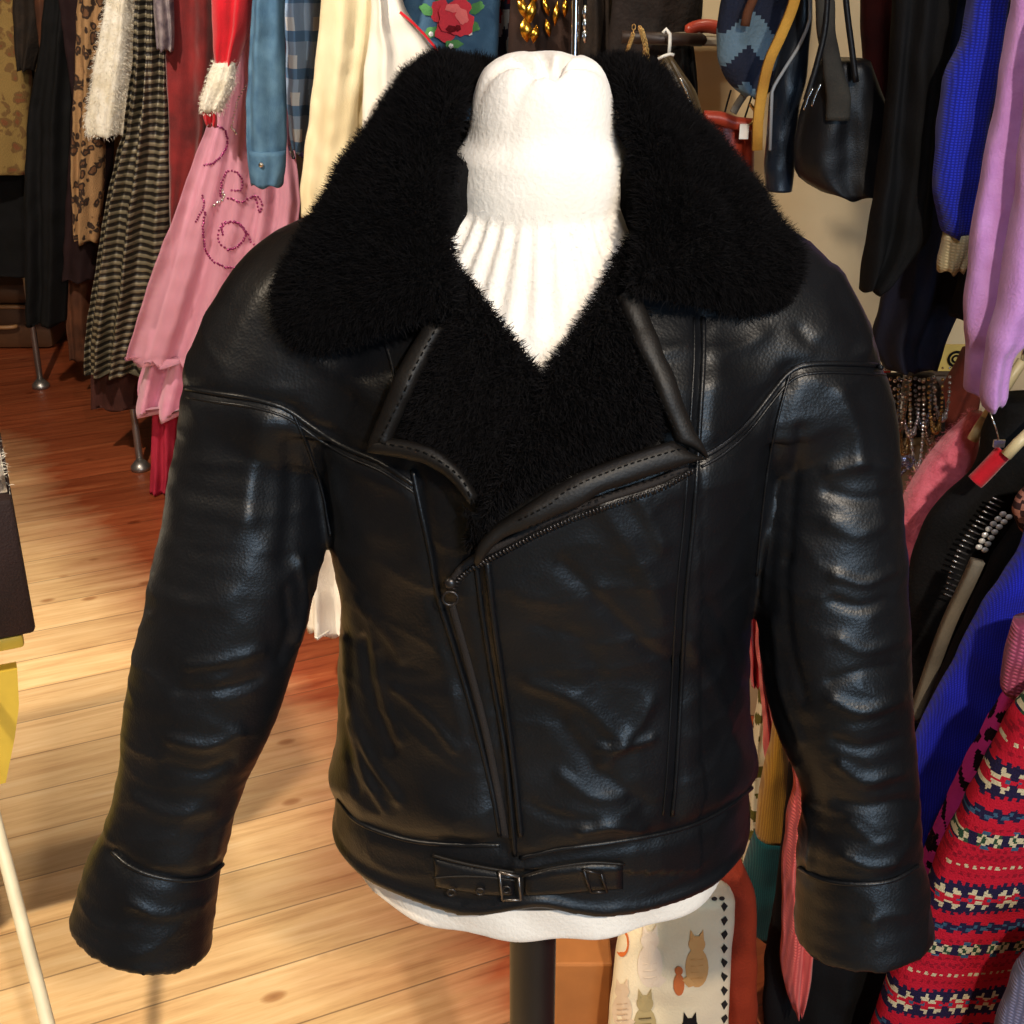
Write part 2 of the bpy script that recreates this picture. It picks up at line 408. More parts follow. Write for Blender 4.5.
# creases: (polyline, width px, amplitude m)
CREASE = [
 ([(430, 600), (460, 690), (470, 740)], 9, -.004), ([(395, 690), (430, 720), (455, 750)], 6, .004), ([(355, 600), (390, 640), (400, 660)], 7, .003),
 ([(345, 640), (350, 700), (372, 760), (400, 800)], 6, .006), ([(362, 640), (372, 700), (392, 750)], 6, -.005), ([(350, 720), (365, 770), (385, 810)], 5, .005), ([(342, 690), (347, 740), (360, 790)], 5, -.004), ([(375, 650), (384, 700), (400, 740)], 5, .003),
 ([(600, 500), (640, 560), (660, 610)], 16, .006), ([(560, 560), (600, 600), (650, 650), (675, 660)], 10, -.005), ([(640, 500), (660, 540)], 12, .005),
 ([(530, 680), (580, 700), (620, 735)], 12, .006), ([(560, 720), (600, 770), (640, 800)], 12, -.005), ([(600, 745), (625, 742), (650, 735)], 6, .006), ([(560, 770), (590, 790), (620, 790)], 8, .004),
 ([(580, 822), (610, 818), (640, 826)], 7, .007), ([(530, 800), (560, 812), (590, 815)], 8, -.004), ([(690, 640), (720, 700), (735, 750)], 10, .005), ([(705, 600), (730, 640), (745, 680)], 8, -.004),
 ([(540, 620), (580, 640), (600, 680)], 14, -.004), ([(650, 700), (630, 730), (600, 760)], 9, .005), ([(520, 590), (560, 600), (600, 590)], 12, .003),
 # left sleeve
 ([(262, 425), (252, 470), (246, 520)], 18, .007), ([(290, 440), (292, 500), (285, 560)], 14, -.006), ([(300, 560), (305, 600), (296, 640)], 6, .007), ([(285, 590), (288, 630), (280, 660)], 7, -.005),
 ([(190, 665), (225, 660), (262, 650)], 9, .005), ([(180, 690), (220, 690), (258, 680)], 8, -.004), ([(170, 740), (205, 748), (240, 735)], 9, .005), ([(165, 765), (200, 775), (232, 762)], 8, -.004),
 ([(135, 800), (170, 815), (215, 810)], 10, .004), ([(150, 590), (190, 605), (230, 600)], 14, .003), ([(130, 905), (165, 915), (200, 905)], 8, .004),
 ([(215, 860), (222, 830), (238, 800)], 7, .005),
 # right sleeve
 ([(840, 395), (855, 430), (858, 460)], 12, .007), ([(832, 470), (862, 463), (888, 466)], 10, .007), ([(828, 492), (860, 500), (892, 495)], 9, -.006), ([(830, 525), (858, 535), (886, 522)], 10, .005), ([(835, 575), (865, 583), (893, 570)], 7, .007), ([(832, 600), (860, 608), (890, 600)], 8, -.006), ([(840, 640), (868, 650), (898, 640)], 9, .005),
 ([(830, 680), (858, 672), (892, 665)], 8, -.005), ([(832, 700), (862, 712), (898, 700)], 9, .007), ([(835, 740), (862, 748), (898, 738)], 8, -.006), ([(840, 765), (866, 780), (900, 772)], 9, .009), ([(838, 800), (868, 806), (905, 800)], 8, -.007), ([(850, 822), (875, 842), (895, 838)], 8, .004),
 ([(845, 855), (870, 866), (895, 862)], 6, .006), ([(870, 920), (885, 914), (905, 912)], 9, .006), ([(775, 620), (782, 690), (800, 740)], 6, .006), ([(785, 560), (790, 640), (805, 700)], 7, -.005), ([(800, 800), (812, 830), (808, 870)], 6, .006), ([(770, 480), (768, 540), (765, 600)], 5, .005), ([(800, 430), (792, 500), (788, 560)], 8, -.005),
 # shoulders
 ([(300, 350), (350, 380), (375, 400)], 14, .004), ([(225, 360), (250, 310), (280, 270)], 16, .003), ([(835, 270), (860, 320), (866, 350)], 9, .007), ([(800, 330), (815, 345), (850, 350)], 10, -.004), ([(640, 350), (735, 350), (760, 335)], 12, .003), ([(350, 400), (340, 425), (330, 430)], 10, -.003)]
for pl, w, a in CREASE: ridge(smooth_path(pl, 12), w*.72, a*(0.42 if pl[0][0] > 765 else 0.52))
disp += 0.0030*fnoise(V, 9, 1) + 0.0012*fnoise(V*np.array([1, 1, 1.6]), 22, 2)
rid = 1-np.abs(fnoise(V*np.array([1.0, 1.0, 2.0]), 14, 5))*2
disp += 0.0010*np.clip(rid, 0, 1)**3
V = V + Nn*disp[:, None]
hz = tor*np.clip((0.80-V[:, 2])/0.06, 0, 1)*(Nn[:, 1] < .3)
V[:, 2] += hz*(0.013*np.exp(-((px[:, 0]-538)/34)**2)-0.002*np.exp(-((px[:, 0]-640)/50)**2)-0.003*np.exp(-((px[:, 0]-462)/30)**2))
bvh = BVHTree.FromPolygons([tuple(v) for v in V], [tuple(int(i) for i in f) for f in Q])
def on_body(px_, py_, off=0.0, Yd=1.0):
    d = ray(px_, py_); d = d/np.linalg.norm(d)
    h, n, i, t = bvh.ray_cast(Vector((0, 0, CAMZ)), Vector(d))
    if h is None:
        q = P(px_, py_, Yd); h, n, i, t = bvh.find_nearest(Vector(q))
        return np.array(h)*0.3+q*0.7
    n = Vector(Nn[Q[i][0]]); 
    return np.array(h) + off*(0.5*np.array(n)-0.5*d)/max(np.linalg.norm(0.5*np.array(n)-0.5*d), 1e-6)
JK = thing('leather_jacket', (CX, CY, 0.66), 'black leather flying jacket with big black fur collar, worn by the headless dress form', 'jacket')
# open neck: the V and the neck hole
fc = V[Q].mean(1); fpx = proj(fc)
vee = [(430, 150), (650, 150), (634, 245), (612, 280), (574, 340), (543, 380), (514, 345), (480, 297), (447, 258)]
cut = in_poly(fpx, vee) & (fc[:, 1] < 1.05)
cut |= (np.hypot(fc[:, 0]-CX, (fc[:, 1]-1.07)) < 0.062) & (fc[:, 2] > 1.25)
keep = ~cut
fs = slm[Q].sum(1) >= 3; fs2 = srm[Q].sum(1) >= 3
def part(name, m):
    q = Q[m]; u, inv = np.unique(q, return_inverse=True); return mesh_obj(name, V[u], inv.reshape(q.shape), M_LEATHER, JK)
part('bodice', keep & ~fs & ~fs2); part('sleeve', keep & fs); part('sleeve', keep & fs2)

def body_tube(name, pl, r, mat, n=60, lift=0.0, parent=None, label=None):
    q = smooth_path(pl, n); pts = np.array([on_body(a, b, lift) for a, b in q])
    k = np.array([.25, .5, .25])
    for _ in range(3): pts[1:-1] = pts[:-2]*.25+pts[1:-1]*.5+pts[2:]*.25
    V_, F_ = tube_geo(pts, r, 8); return mesh_obj(name, V_, F_, mat, parent or JK, label=label)
for k, s in SEAMS.items():
    body_tube('seam_piping', s, 0.0022 if 'arm' not in k else 0.0014, M_LEATHER, lift=0.001)
for k in ('yoke_left', 'yoke_right', 'panel_right'):
    body_tube('seam_piping', [(a+1, b+9) if 'yoke' in k else (a-9, b) for a, b in SEAMS[k]], 0.0013, M_LEATHER, lift=0.0003)
for s in (BANDL, BANDR): body_tube('waistband_seam', s, 0.0022, M_LEATHER, lift=0.0)
body_tube('flap_edge', [(487, 560), (494, 620), (504, 690), (513, 760), (521, 835)], 0.0025, M_LEATHER, lift=0.002)
body_tube('collar_seam', [(386, 345), (390, 358), (396, 382)], 0.0015, M_LEATHER)

def patch(name, A, B, n, m, off, thick, mat, parent=None, lump=0.0, round_=0.25, label=None, smooth=3):
    A = smooth_path(A, n); B = smooth_path(B, n); G = np.zeros((n, m, 3))
    for i in range(n):
        for j in range(m):
            t = j/(m-1); q = A[i]*(1-t)+B[i]*t; G[i, j] = on_body(q[0], q[1], 0.0)
    for _ in range(smooth):
        Gp = np.pad(G, ((1, 1), (1, 1), (0, 0)), mode='edge'); G = (Gp[:-2, 1:-1]+Gp[2:, 1:-1]+Gp[1:-1, :-2]+Gp[1:-1, 2:]+4*G)/8
    du = np.gradient(G, axis=0); dv = np.gradient(G, axis=1); nn = np.cross(du, dv); nn /= np.linalg.norm(nn, axis=2)[..., None]+1e-12
    vd = G-np.array([0, 0, CAMZ]); nn[(nn*vd).sum(2) > 0] *= -1
    vdn = -vd/np.linalg.norm(vd, axis=2)[..., None]; nn = nn*0.5+vdn*0.5; nn /= np.linalg.norm(nn, axis=2)[..., None]
    ti = np.linspace(0, 1, n)[:, None]; tj = np.linspace(0, 1, m)[None, :]
    e = np.minimum(np.minimum(ti, 1-ti)*(n/m), np.minimum(tj, 1-tj))/round_; e = np.clip(e, 0, 1); pro = np.sqrt(1-(1-e)**2)
    top = G + nn*(off+thick*pro)[..., None]
    if lump: top += nn*(lump*fnoise(top.reshape(-1, 3), 45, 3).reshape(n, m)*e)[..., None]
    bot = G + nn*(off-0.004)
    Vv = np.concatenate([top.reshape(-1, 3), bot.reshape(-1, 3)]); Fc = []
    for i in range(n-1):
        for j in range(m-1):
            a = i*m+j; Fc.append((a, a+1, a+m+1, a+m)); b = a+n*m; Fc.append((b, b+m, b+m+1, b+1))
    per = [(0, j) for j in range(m)]+[(i, m-1) for i in range(1, n)]+[(n-1, j) for j in range(m-2, -1, -1)]+[(i, 0) for i in range(n-2, 0, -1)]
    pi = [i*m+j for i, j in per]
    for k in range(len(pi)):
        a, b = pi[k], pi[(k+1) % len(pi)]; Fc.append((b, a, a+n*m, b+n*m))
    # orientation outwards
    a, b, c = Vv[0], Vv[1], Vv[m+1]
    i0 = (n//2)*m+m//2; nrm = np.cross(Vv[i0+1]-Vv[i0], Vv[i0+m]-Vv[i0])
    if nrm @ nn[n//2, m//2] < 0: Fc = [f[::-1] for f in Fc]
    o = mesh_obj(name, Vv, Fc, mat, parent or JK, label=label)
    ntop = (n-1)*(m-1)
    return o, Vv, Fc, top, nn

def fur(name, roots, normals, comb, length, parent, width=0.00045, mat=None, jit=0.55, label=None):
    n = len(roots); L = length*(0.65+0.6*rng.random(n))
    d = normals*0.8 + comb + rng.normal(0, jit, (n, 3))*0.6; d /= np.linalg.norm(d, axis=1)[:, None]
    d2 = d + comb*0.7 + rng.normal(0, 0.35, (n, 3)); d2 /= np.linalg.norm(d2, axis=1)[:, None]
    side = np.cross(d, rng.normal(0, 1, (n, 3))); side /= np.linalg.norm(side, axis=1)[:, None]
    r0 = roots-normals*0.001; mid = r0+d*(L*0.55)[:, None]; tip = mid+d2*(L*0.45)[:, None]
    w = width
    Vs = np.stack([r0-side*w, r0+side*w, mid+side*w*0.75, mid-side*w*0.75, tip-side*w*.2, tip+side*w*.2], 1).reshape(-1, 3)
    b = np.arange(n)[:, None]*6
    Fc = np.concatenate([b+np.array([0, 1, 2, 3]), b+np.array([3, 2, 5, 4])])
    return mesh_obj(name, Vs, Fc, mat or M_STRAND, parent, smooth=True, label=label)
def sample_grid(top, nn, n):
    a, b = top.shape[:2]
    ar = np.linalg.norm(np.cross(top[1:, :-1]-top[:-1, :-1], top[:-1, 1:]-top[:-1, :-1]), axis=2).ravel(); p = ar/ar.sum()
    k = rng.choice(len(ar), n, p=p); i, j = k//(b-1), k % (b-1); u, v = rng.random(n)[:, None], rng.random(n)[:, None]
    mix = lambda G: (G[i, j]*(1-u)+G[i+1, j]*u)*(1-v)+(G[i, j+1]*(1-u)+G[i+1, j+1]*u)*v
    nv = mix(nn); return mix(top), nv/np.linalg.norm(nv, axis=1)[:, None]
def grid_normals(top, toward):
    du = np.gradient(top, axis=0); dv = np.gradient(top, axis=1); g = np.cross(du, dv); g /= np.linalg.norm(g, axis=2)[..., None]+1e-12
    g[(g*toward).sum(2) < 0] *= -1; return g

# fur facing of the two lapels
LA = [(448, 318), (427, 372), (406, 428), (422, 441), (450, 457), (480, 492)]
LB = [(436, 245), (470, 285), (508, 335), (545, 388), (520, 440), (486, 500)]
o, Vv, Fc, top, nn = patch('fur_lapel', LA, LB, 46, 26, 0.003, 0.016, M_FUR, lump=0.004)
r, nv = sample_grid(top, grid_normals(top, nn), 17000)
fur('fur_pile', r, nv, np.array([-.25, -.1, -.4]), 0.010, o)
RA = [(616, 300), (638, 365), (658, 428), (604, 452), (541, 478), (488, 510), (472, 540)]
RB = [(638, 230), (606, 285), (578, 330), (543, 380), (520, 430), (500, 475), (472, 545)]
o, Vv, Fc, top, nn = patch('fur_lapel', RA, RB, 50, 28, 0.008, 0.018, M_FUR, lump=0.004)
r, nv = sample_grid(top, grid_normals(top, nn), 20000)
fur('fur_pile', r, nv, np.array([.25, -.1, -.4]), 0.010, o)
# leather edging of the lapels
def strip(A, B, off, th, label=None):
    o = patch('lapel_trim', A, B, 40, 7, off, th, M_TRIM, round_=0.5, label=label)[0]
    for C, s in ((A, 0.22), (B, 0.22)):
        D = B if C is A else A
        a, b = smooth_path(C, 40), smooth_path(D, 40); q = a*(1-s)+b*s
    return o
strip([(430, 323), (408, 362), (388, 405), (373, 447)], [(450, 332), (432, 368), (412, 408), (396, 446)], 0.020, 0.008)
strip([(372, 447), (395, 455), (425, 461), (450, 478), (474, 502)], [(380, 438), (400, 436), (432, 443), (460, 462), (482, 492)], 0.020, 0.008)
strip([(610, 303), (630, 350), (652, 400), (668, 440)], [(633, 291), (655, 345), (678, 402), (698, 458)], 0.027, 0.008)
strip([(668, 437), (620, 452), (570, 474), (520, 500), (490, 522), (474, 552)], [(698, 459), (640, 479), (580, 500), (530, 520), (500, 534), (482, 556)], 0.027, 0.008)
def stitches(pl, lift, n):
    mb = MB(); q = smooth_path(pl, 2*n)
    for k in range(n):
        a = on_body(*q[2*k], lift); b = on_body(*q[2*k+1], lift); mb.tube([a, (a+b)/2+(a-b)*0.01, b], 0.0006, 5)
    mb.build('stitching', M_FUR, JK)
for pl, l, n in (([(444, 330), (424, 368), (403, 412), (390, 440)], .029, 16), ([(612, 308), (634, 356), (656, 406), (672, 440)], .036, 20), ([(672, 446), (620, 463), (570, 484), (520, 509)], .036, 26), ([(690, 459), (640, 474), (580, 496), (530, 516)], .036, 26), ([(392, 441), (430, 450), (462, 472), (478, 496)], .029, 14)):
    stitches(pl, l, n)
# zip under the right lapel and down the front
ZP = [(690, 470), (660, 486), (620, 499), (580, 513), (540, 530), (505, 548), (478, 562), (460, 576), (450, 592)]
o = patch('zip_tape', ZP, [(a-3, b-10) for a, b in ZP], 50, 5, 0.003, 0.003, M_TAPE)[0]
mb = MB(); q = smooth_path(ZP, 74)
for k in range(73):
    a = on_body(*q[k], 0.007); b = on_body(*q[k+1], 0.007); t = (b-a)/np.linalg.norm(b-a); up = np.array([0, -.3, 1.0]); up -= t*(up@t); up /= np.linalg.norm(up)
    c = a-up*0.001; mb.tube([c+up*0.0022, c, c-up*0.0028], [0.0009, .0012, 0.0009], 6)
mb.build('zip_teeth', M_ZIP, JK)
mb = MB(); c = on_body(452, 580, 0.010); mb.ball(c, (.005, .003, .005), 6)
mb.tube([c+np.array([math.cos(a)*.006, -.002, math.sin(a)*.006-.012]) for a in np.linspace(0, 2*PI, 14)], 0.0012, 6, False)
mb.build('zip_slider', M_ZIP, JK)
Z2 = [(445, 600), (462, 660), (480, 730), (494, 800), (500, 840)]
patch('zip_tape', Z2, [(a+10, b) for a, b in Z2], 40, 4, 0.0005, 0.002, M_TAPE)
# belt on the waistband
o = patch('belt_strap', [(432, 853), (460, 860), (490, 866), (516, 870)], [(434, 889), (460, 893), (490, 897), (516, 897)], 20, 8, 0.001, 0.005, M_LEATHER)[0]
body_tube('strap_edge', [(434, 853), (460, 860), (490, 866), (515, 870)], 0.0014, M_TRIM, 20, 0.006, parent=o)
body_tube('strap_edge', [(434, 876), (460, 874), (490, 875), (515, 878)], 0.0010, M_TRIM, 20, 0.006, parent=o)
for a, b in ((453, 889), (481, 888), (507, 886)):
    c = on_body(a, b, 0.008); mb = MB(); mb.tube([c+np.array([math.cos(t)*.0035, -.0005, math.sin(t)*.0035]) for t in np.linspace(0, 2*PI, 12)], 0.001, 6, False); mb.build('eyelet', M_ZIP, o)
o = patch('belt_strap', [(522, 874), (550, 866), (590, 860), (625, 861)], [(522, 897), (560, 896), (590, 893), (625, 890)], 20, 8, 0.001, 0.005, M_LEATHER)[0]
body_tube('strap_edge', [(522, 874), (550, 866), (590, 860), (624, 862)], 0.0012, M_TRIM, 20, 0.006, parent=o)
mb = MB(); cs = [on_body(a, b, 0.010) for a, b in ((500, 868), (519, 873), (521, 896), (503, 896), (500, 868))]
mb.tube([cs[0], cs[1]], .0014, 6); mb.tube([cs[1], cs[2]], .0012, 6); mb.tube([cs[2], cs[3]], .0012, 6); mb.tube([cs[3], cs[0]], .0012, 6); mb.build('buckle', M_BUCK, JK, label='small steel roller buckle')
mb = MB(); cs = [on_body(a, b, 0.010) for a, b in ((583, 866), (600, 870), (606, 888), (590, 888), (583, 866))]
for k in range(4): mb.tube([cs[k], cs[k+1]], .0013, 6)
mb.build('buckle', M_ZIP, JK, label='second dark buckle')

# ---- fur collar
ST = [  # inner px,py,Y ; outer px,py,Y ; bulge
 ((450, 306, .915), (322, 352, None), .020), ((452, 285, .925), (288, 334, None), .028), ((448, 255, .945), (292, 294, None), .030), ((444, 215, .965), (316, 244, 1.01), .030), ((444, 172, .995), (352, 190, 1.04), .028), ((457, 132, 1.02), (392, 124, 1.08), .026),
 ((467, 100, 1.06), (424, 84, 1.12), .022), ((490, 92, 1.13), (462, 78, 1.19), .016), ((545, 100, 1.15), (545, 84, 1.21), .014), ((598, 92, 1.13), (618, 78, 1.19), .016), ((618, 100, 1.06), (654, 94, 1.12), .022),
 ((626, 132, 1.02), (692, 144, 1.08), .026), ((640, 175, .995), (740, 195, 1.04), .028), ((641, 215, .965), (770, 238, 1.01), .028), ((640, 245, .945), (790, 272, None), .028), ((638, 270, .93), (778, 302, None), .024), ((632, 288, .915), (742, 312, None), .018)]
rows = []
for I, O, bl in ST:
    i3 = P(*I); o3 = on_body(O[0], O[1], 0.006) if O[2] is None else P(*O)
    if O[2] is None and o3[1] > 1.1: o3 = P(O[0], O[1], 1.0)
    rows.append(np.concatenate([i3, o3, [bl]]))
rows = np.array(rows)
nS, nT = 150, 30
# resample by index
idx = np.linspace(0, len(rows)-1, nS)
def cat_idx(R, s):
    q = np.concatenate([[2*R[0]-R[1]], R, [2*R[-1]-R[-2]]]); k = np.minimum(s.astype(int), len(R)-2); t = (s-k)[:, None]; a, b, c, e = q[k], q[k+1], q[k+2], q[k+3]
    return 0.5*((2*b)+(-a+c)*t+(2*a-5*b+4*c-e)*t*t+(-a+3*b-3*c+e)*t**3)
R = cat_idx(rows, idx); I3, O3, BL = R[:, :3], R[:, 3:6], R[:, 6]
tt = np.linspace(0, 1, nT)
G = I3[:, None]*(1-tt[None, :, None])+O3[:, None]*tt[None, :, None]
# upward/outward direction for the bulge: away from the form axis and up, towards the front on the lobes
axis = np.array([CX, 1.07, 1.22])
outd = G-axis; outd[..., 2] += 0.02; outd /= np.linalg.norm(outd, axis=2)[..., None]
up = np.array([0, -.45, .6]); nnc = outd*0.8+up; nnc /= np.linalg.norm(nnc, axis=2)[..., None]
# keep above the jacket surface
for i in range(nS):
    for j in range(nT):
        h, n, f, d = bvh.find_nearest(Vector(G[i, j]))
        if h is not None:
            dv = G[i, j]-np.array(h); nb = Nn[Q[f][0]]
            if dv@nb < 0.004: G[i, j] = np.array(h)+nb*0.004
for _ in range(3):
    Gp = np.pad(G, ((1, 1), (1, 1), (0, 0)), mode='edge'); G = (Gp[:-2, 1:-1]+Gp[2:, 1:-1]+Gp[1:-1, :-2]+Gp[1:-1, 2:]+4*G)/8
ends = np.clip(np.minimum(np.arange(nS), nS-1-np.arange(nS))/7, 0, 1); ends = np.sqrt(1-(1-ends)**2)
pro = np.sqrt(np.clip(1-np.abs(2*tt-1)**3.0, 0, 1))[None, :]*(BL*(0.25+0.75*ends))[:, None]
top = G+nnc*pro[..., None]; top += nnc*(0.006*fnoise(top.reshape(-1, 3), 28, 4).reshape(nS, nT)+0.003*fnoise(top.reshape(-1, 3), 70, 6).reshape(nS, nT))[..., None]
bot = G-nnc*0.008
Vv = np.concatenate([top.reshape(-1, 3), bot.reshape(-1, 3)]); Fc = []; m = nT; n = nS
for i in range(n-1):
    for j in range(m-1):
        a = i*m+j; Fc.append((a, a+1, a+m+1, a+m)); b = a+n*m; Fc.append((b, b+m, b+m+1, b+1))
per = [(0, j) for j in range(m)]+[(i, m-1) for i in range(1, n)]+[(n-1, j) for j in range(m-2, -1, -1)]+[(i, 0) for i in range(n-2, 0, -1)]
pi = [i*m+j for i, j in per]
for k in range(len(pi)):
    a, b = pi[k], pi[(k+1) % len(pi)]; Fc.append((b, a, a+n*m, b+n*m))
COLLAR = mesh_obj('fur_collar', Vv, Fc, M_FUR, JK)
gn = grid_normals(top, nnc); r, nv = sample_grid(top, gn, 110000)
cmb = r-axis; cmb[:, 2] -= 0.05; cmb /= np.linalg.norm(cmb, axis=1)[:, None]
fur('fur_pile', r, nv, cmb*0.35+np.array([0, 0, -.15]), 0.0115, COLLAR, width=0.00028, jit=0.8)
# collar stand hugging the neck at the sides and back
na = 60; sec = 14; angs = np.linspace(math.radians(-38), math.radians(218), na); Vc = []
for t in angs:
    for k in range(sec):
        u = 2*PI*k/sec; rr0 = .0800+.010*math.cos(u); zz0 = 1.340+.050*math.sin(u)-.018*max(0, -math.sin(t))*1.5
        Vc.append((0.026+rr0*math.cos(t)*1.0, 1.062+rr0*math.sin(t), zz0))
Vc = np.array(Vc); Fcs = [(i*sec+j, i*sec+(j+1) % sec, (i+1)*sec+(j+1) % sec, (i+1)*sec+j) for i in range(na-1) for j in range(sec)]+[tuple(range(sec))[::-1], tuple((na-1)*sec+j for j in range(sec))]
cst = mesh_obj('collar_stand', Vc, Fcs, M_FUR, JK)
kk = rng.integers(0, len(Vc), 9000); ctr_ = np.stack([0.026+.0800*np.cos(angs[kk//sec]), 1.062+.0800*np.sin(angs[kk//sec]), np.full(9000, 1.345)], 1); nv_ = Vc[kk]-ctr_; nv_[:, 2] *= .3; nv_ /= np.linalg.norm(nv_, axis=1)[:, None]
okk = (nv_*(Vc[kk]-np.array([.026, 1.062, 1.345]))*[1, 1, 0]).sum(1) > -.002
fur('fur_pile', (Vc[kk]+rng.normal(0, .002, (9000, 3)))[okk], nv_[okk], np.array([0, 0, .2]), 0.009, cst, width=0.0003)
# rim fibres so the outline is fuzzy
rim = np.concatenate([top[:, -1], top[:, 0], top[0], top[-1]]); gr = np.concatenate([gn[:, -1], gn[:, 0], gn[0], gn[-1]])
ctr = top.mean(1); od = np.concatenate([top[:, -1]-top[:, nT//2], top[:, 0]-top[:, nT//2], top[0]-top[6], top[-1]-top[-7]]); od /= np.linalg.norm(od, axis=1)[:, None]
k = rng.integers(0, len(rim), 9000); rr = rim[k]+rng.normal(0, .0025, (9000, 3))
fur('fur_rim', rr, od[k], gr[k]*0.3, 0.009, COLLAR, width=0.0004)

# ------------------------------------------------------------------ jumper on the dress form
H2 = 0.0034
ax2, (X, Y, Z) = grid((-.20, .88, .66), (.26, 1.24, 1.47), H2)
f = np.maximum(torso_sdf(X, Y, Z, 0.016), Z-1.33)
zb = 0.693+0.0*X
rr_ = np.hypot((X-CX)/.19, (Y-1.05)/.135)
bottom = (0.672+0.016*rr_**6)-Z
f = np.maximum(f, bottom)
NKX, NKY = 0.024, 1.055
rad = np.hypot(X-NKX, (Y-NKY)*1.02)
flare = np.interp(Z[0, 0, :], [1.20, 1.26, 1.29, 1.315, 1.335, 1.36], [.135, .118, .097, .079, .067, .057])[None, None, :].astype(np.float32)
cone = np.maximum(np.maximum(rad-flare, Z-1.40), 1.2-Z)
f = smin(f, cone, 0.02)
ang = np.arctan2(Y-NKY, X-NKX)
# rolled collar: lower hem dips at the front
zl = 1.338+0.012*np.sin(ang)-0.004*np.cos(ang)
zt = 1.424+0.006*np.sin(ang*2+.6)
roll_r = np.interp(Z[0, 0, :], [1.32, 1.335, 1.35, 1.372, 1.39, 1.42, 1.44], [.0690, .0715, .0720, .0690, .0590, .0570, .0565])[None, None, :]
roll = np.maximum(rad-roll_r, np.maximum(zl-Z, Z-zt-0.0))
tx, ty = X-NKX-.002, Y-NKY+.034
tr = np.hypot(tx, ty); ta = np.arctan2(ty, tx); tck = 0
for a0, am in ((2.75, .012), (2.2, .016), (1.55, .014), (1.0, .015), (.35, .008), (-2.6, .006), (-.6, .006)):
    da = np.abs((ta-a0-(tr-.02)*5+PI) % (2*PI)-PI); tck = tck+1.5*am*np.exp(-(da*np.maximum(tr, .008)/.0042)**2)*np.clip(1.25-tr/0.05, 0, 1)*np.clip(tr/0.01, 0, 1)
dome = Z-(1.392+0.056*np.clip(1-(rad/0.0600)**4, 0, 1)**.55-tck-0.010*np.exp(-(tr/.008)**2))
k = .012
roll2 = -smin(-np.maximum(rad-roll_r, zl-Z), -dome*0.6, 0.014)
f = np.minimum(f, roll2.astype(np.float32))
V2, Q2 = surface_nets(f.astype(np.float32), (ax2[0][0], ax2[1][0], ax2[2][0]), H2)
V2 = lap(V2, Q2, 2, 0.5); N2 = vnormals(V2, Q2)
if (N2[:, 1]*(V2[:, 1]-CY)).sum() < 0: Q2 = Q2[:, ::-1]; N2 = -N2
an = np.arctan2(V2[:, 1]-NKY, V2[:, 0]-NKX)
ribz = sstep(V2[:, 2], 1.245, 1.275)*(1-sstep(V2[:, 2], 1.322, 1.335))
d2 = 0.0022*ribz*np.sin(an*34)
xx = V2[:, 0]*75; zz = V2[:, 2]*75
cab = np.sin(xx+zz*1.0)*0.5+np.sin(xx*1.0-zz*1.1+2)*0.25
d2 += 0.0027*(V2[:, 2] < 1.26)*cab
d2 += 0.0004*fnoise(V2, 40, 8)
V2 = V2+N2*d2[:, None]
mesh_obj('knitted_jumper', V2, Q2, M_IVORY, label='ivory knitted roll-neck jumper pulled over the dress form under the leather jacket', cat='jumper')
# fuzzy angora fibres at the jumper neck
sel = np.where((V2[:, 2] > 1.17) & (V2[:, 2] < 1.34) & (N2[:, 1] < 0.2))[0]; k = rng.choice(sel, 5000)
M_WF, _n, _b = new_mat('ivory_fibre'); _b.inputs['Base Color'].default_value = (.85, .8, .74, 1); _b.inputs['Roughness'].default_value = .8
fur('fuzz', V2[k], N2[k], np.array([0, 0, -.3]), 0.006, bpy.data.objects['knitted_jumper'], width=0.00015, mat=M_WF)

# ------------------------------------------------------------------ the dress form itself
M_POLE = plain('black_steel', (0.012, 0.012, 0.014), 0.4, 0.3)
M_LINEN = fabric('linen', (0.6, 0.55, 0.47))
DF = thing('dress_form', (0.022, CY, 0), 'headless dress form on a single black pole, standing in the middle of the shop', 'mannequin')
mb = MB(); R_ = []
for z in np.linspace(0.712, 1.385, 40):
    a, b, cy = prof(z); a -= .030; b -= .030
    if z > 1.27: a = max(a, .045) if z > 1.33 else a; b = max(b, .045)
    R_.append([(CX+max(a, .045)*math.cos(t), cy+max(b, .045)*math.sin(t)*1.0-0.01*(z > 1.3), z) for t in np.linspace(0, 2*PI, 48, endpoint=False)])
R_ = np.array(R_).reshape(-1, 3); Fc = [(i*48+j, i*48+(j+1) % 48, (i+1)*48+(j+1) % 48, (i+1)*48+j) for i in range(39) for j in range(48)]+[tuple(range(48))[::-1], tuple(39*48+j for j in range(48))]
mesh_obj('padded_torso', R_, Fc, M_LINEN, DF)
mb = MB(); mb.tube([(0.022, CY, z) for z in np.linspace(0.03, 0.73, 8)], 0.0245, 32); mb.build('pole', M_POLE, DF)
mb = MB(); mb.tube([(0.022, CY, 0.0), (0.022, CY, 0.015), (0.022, CY, 0.022), (0.022, CY, 0.05)], [.19, .19, .17, .03], 48); mb.build('base', M_POLE, DF)
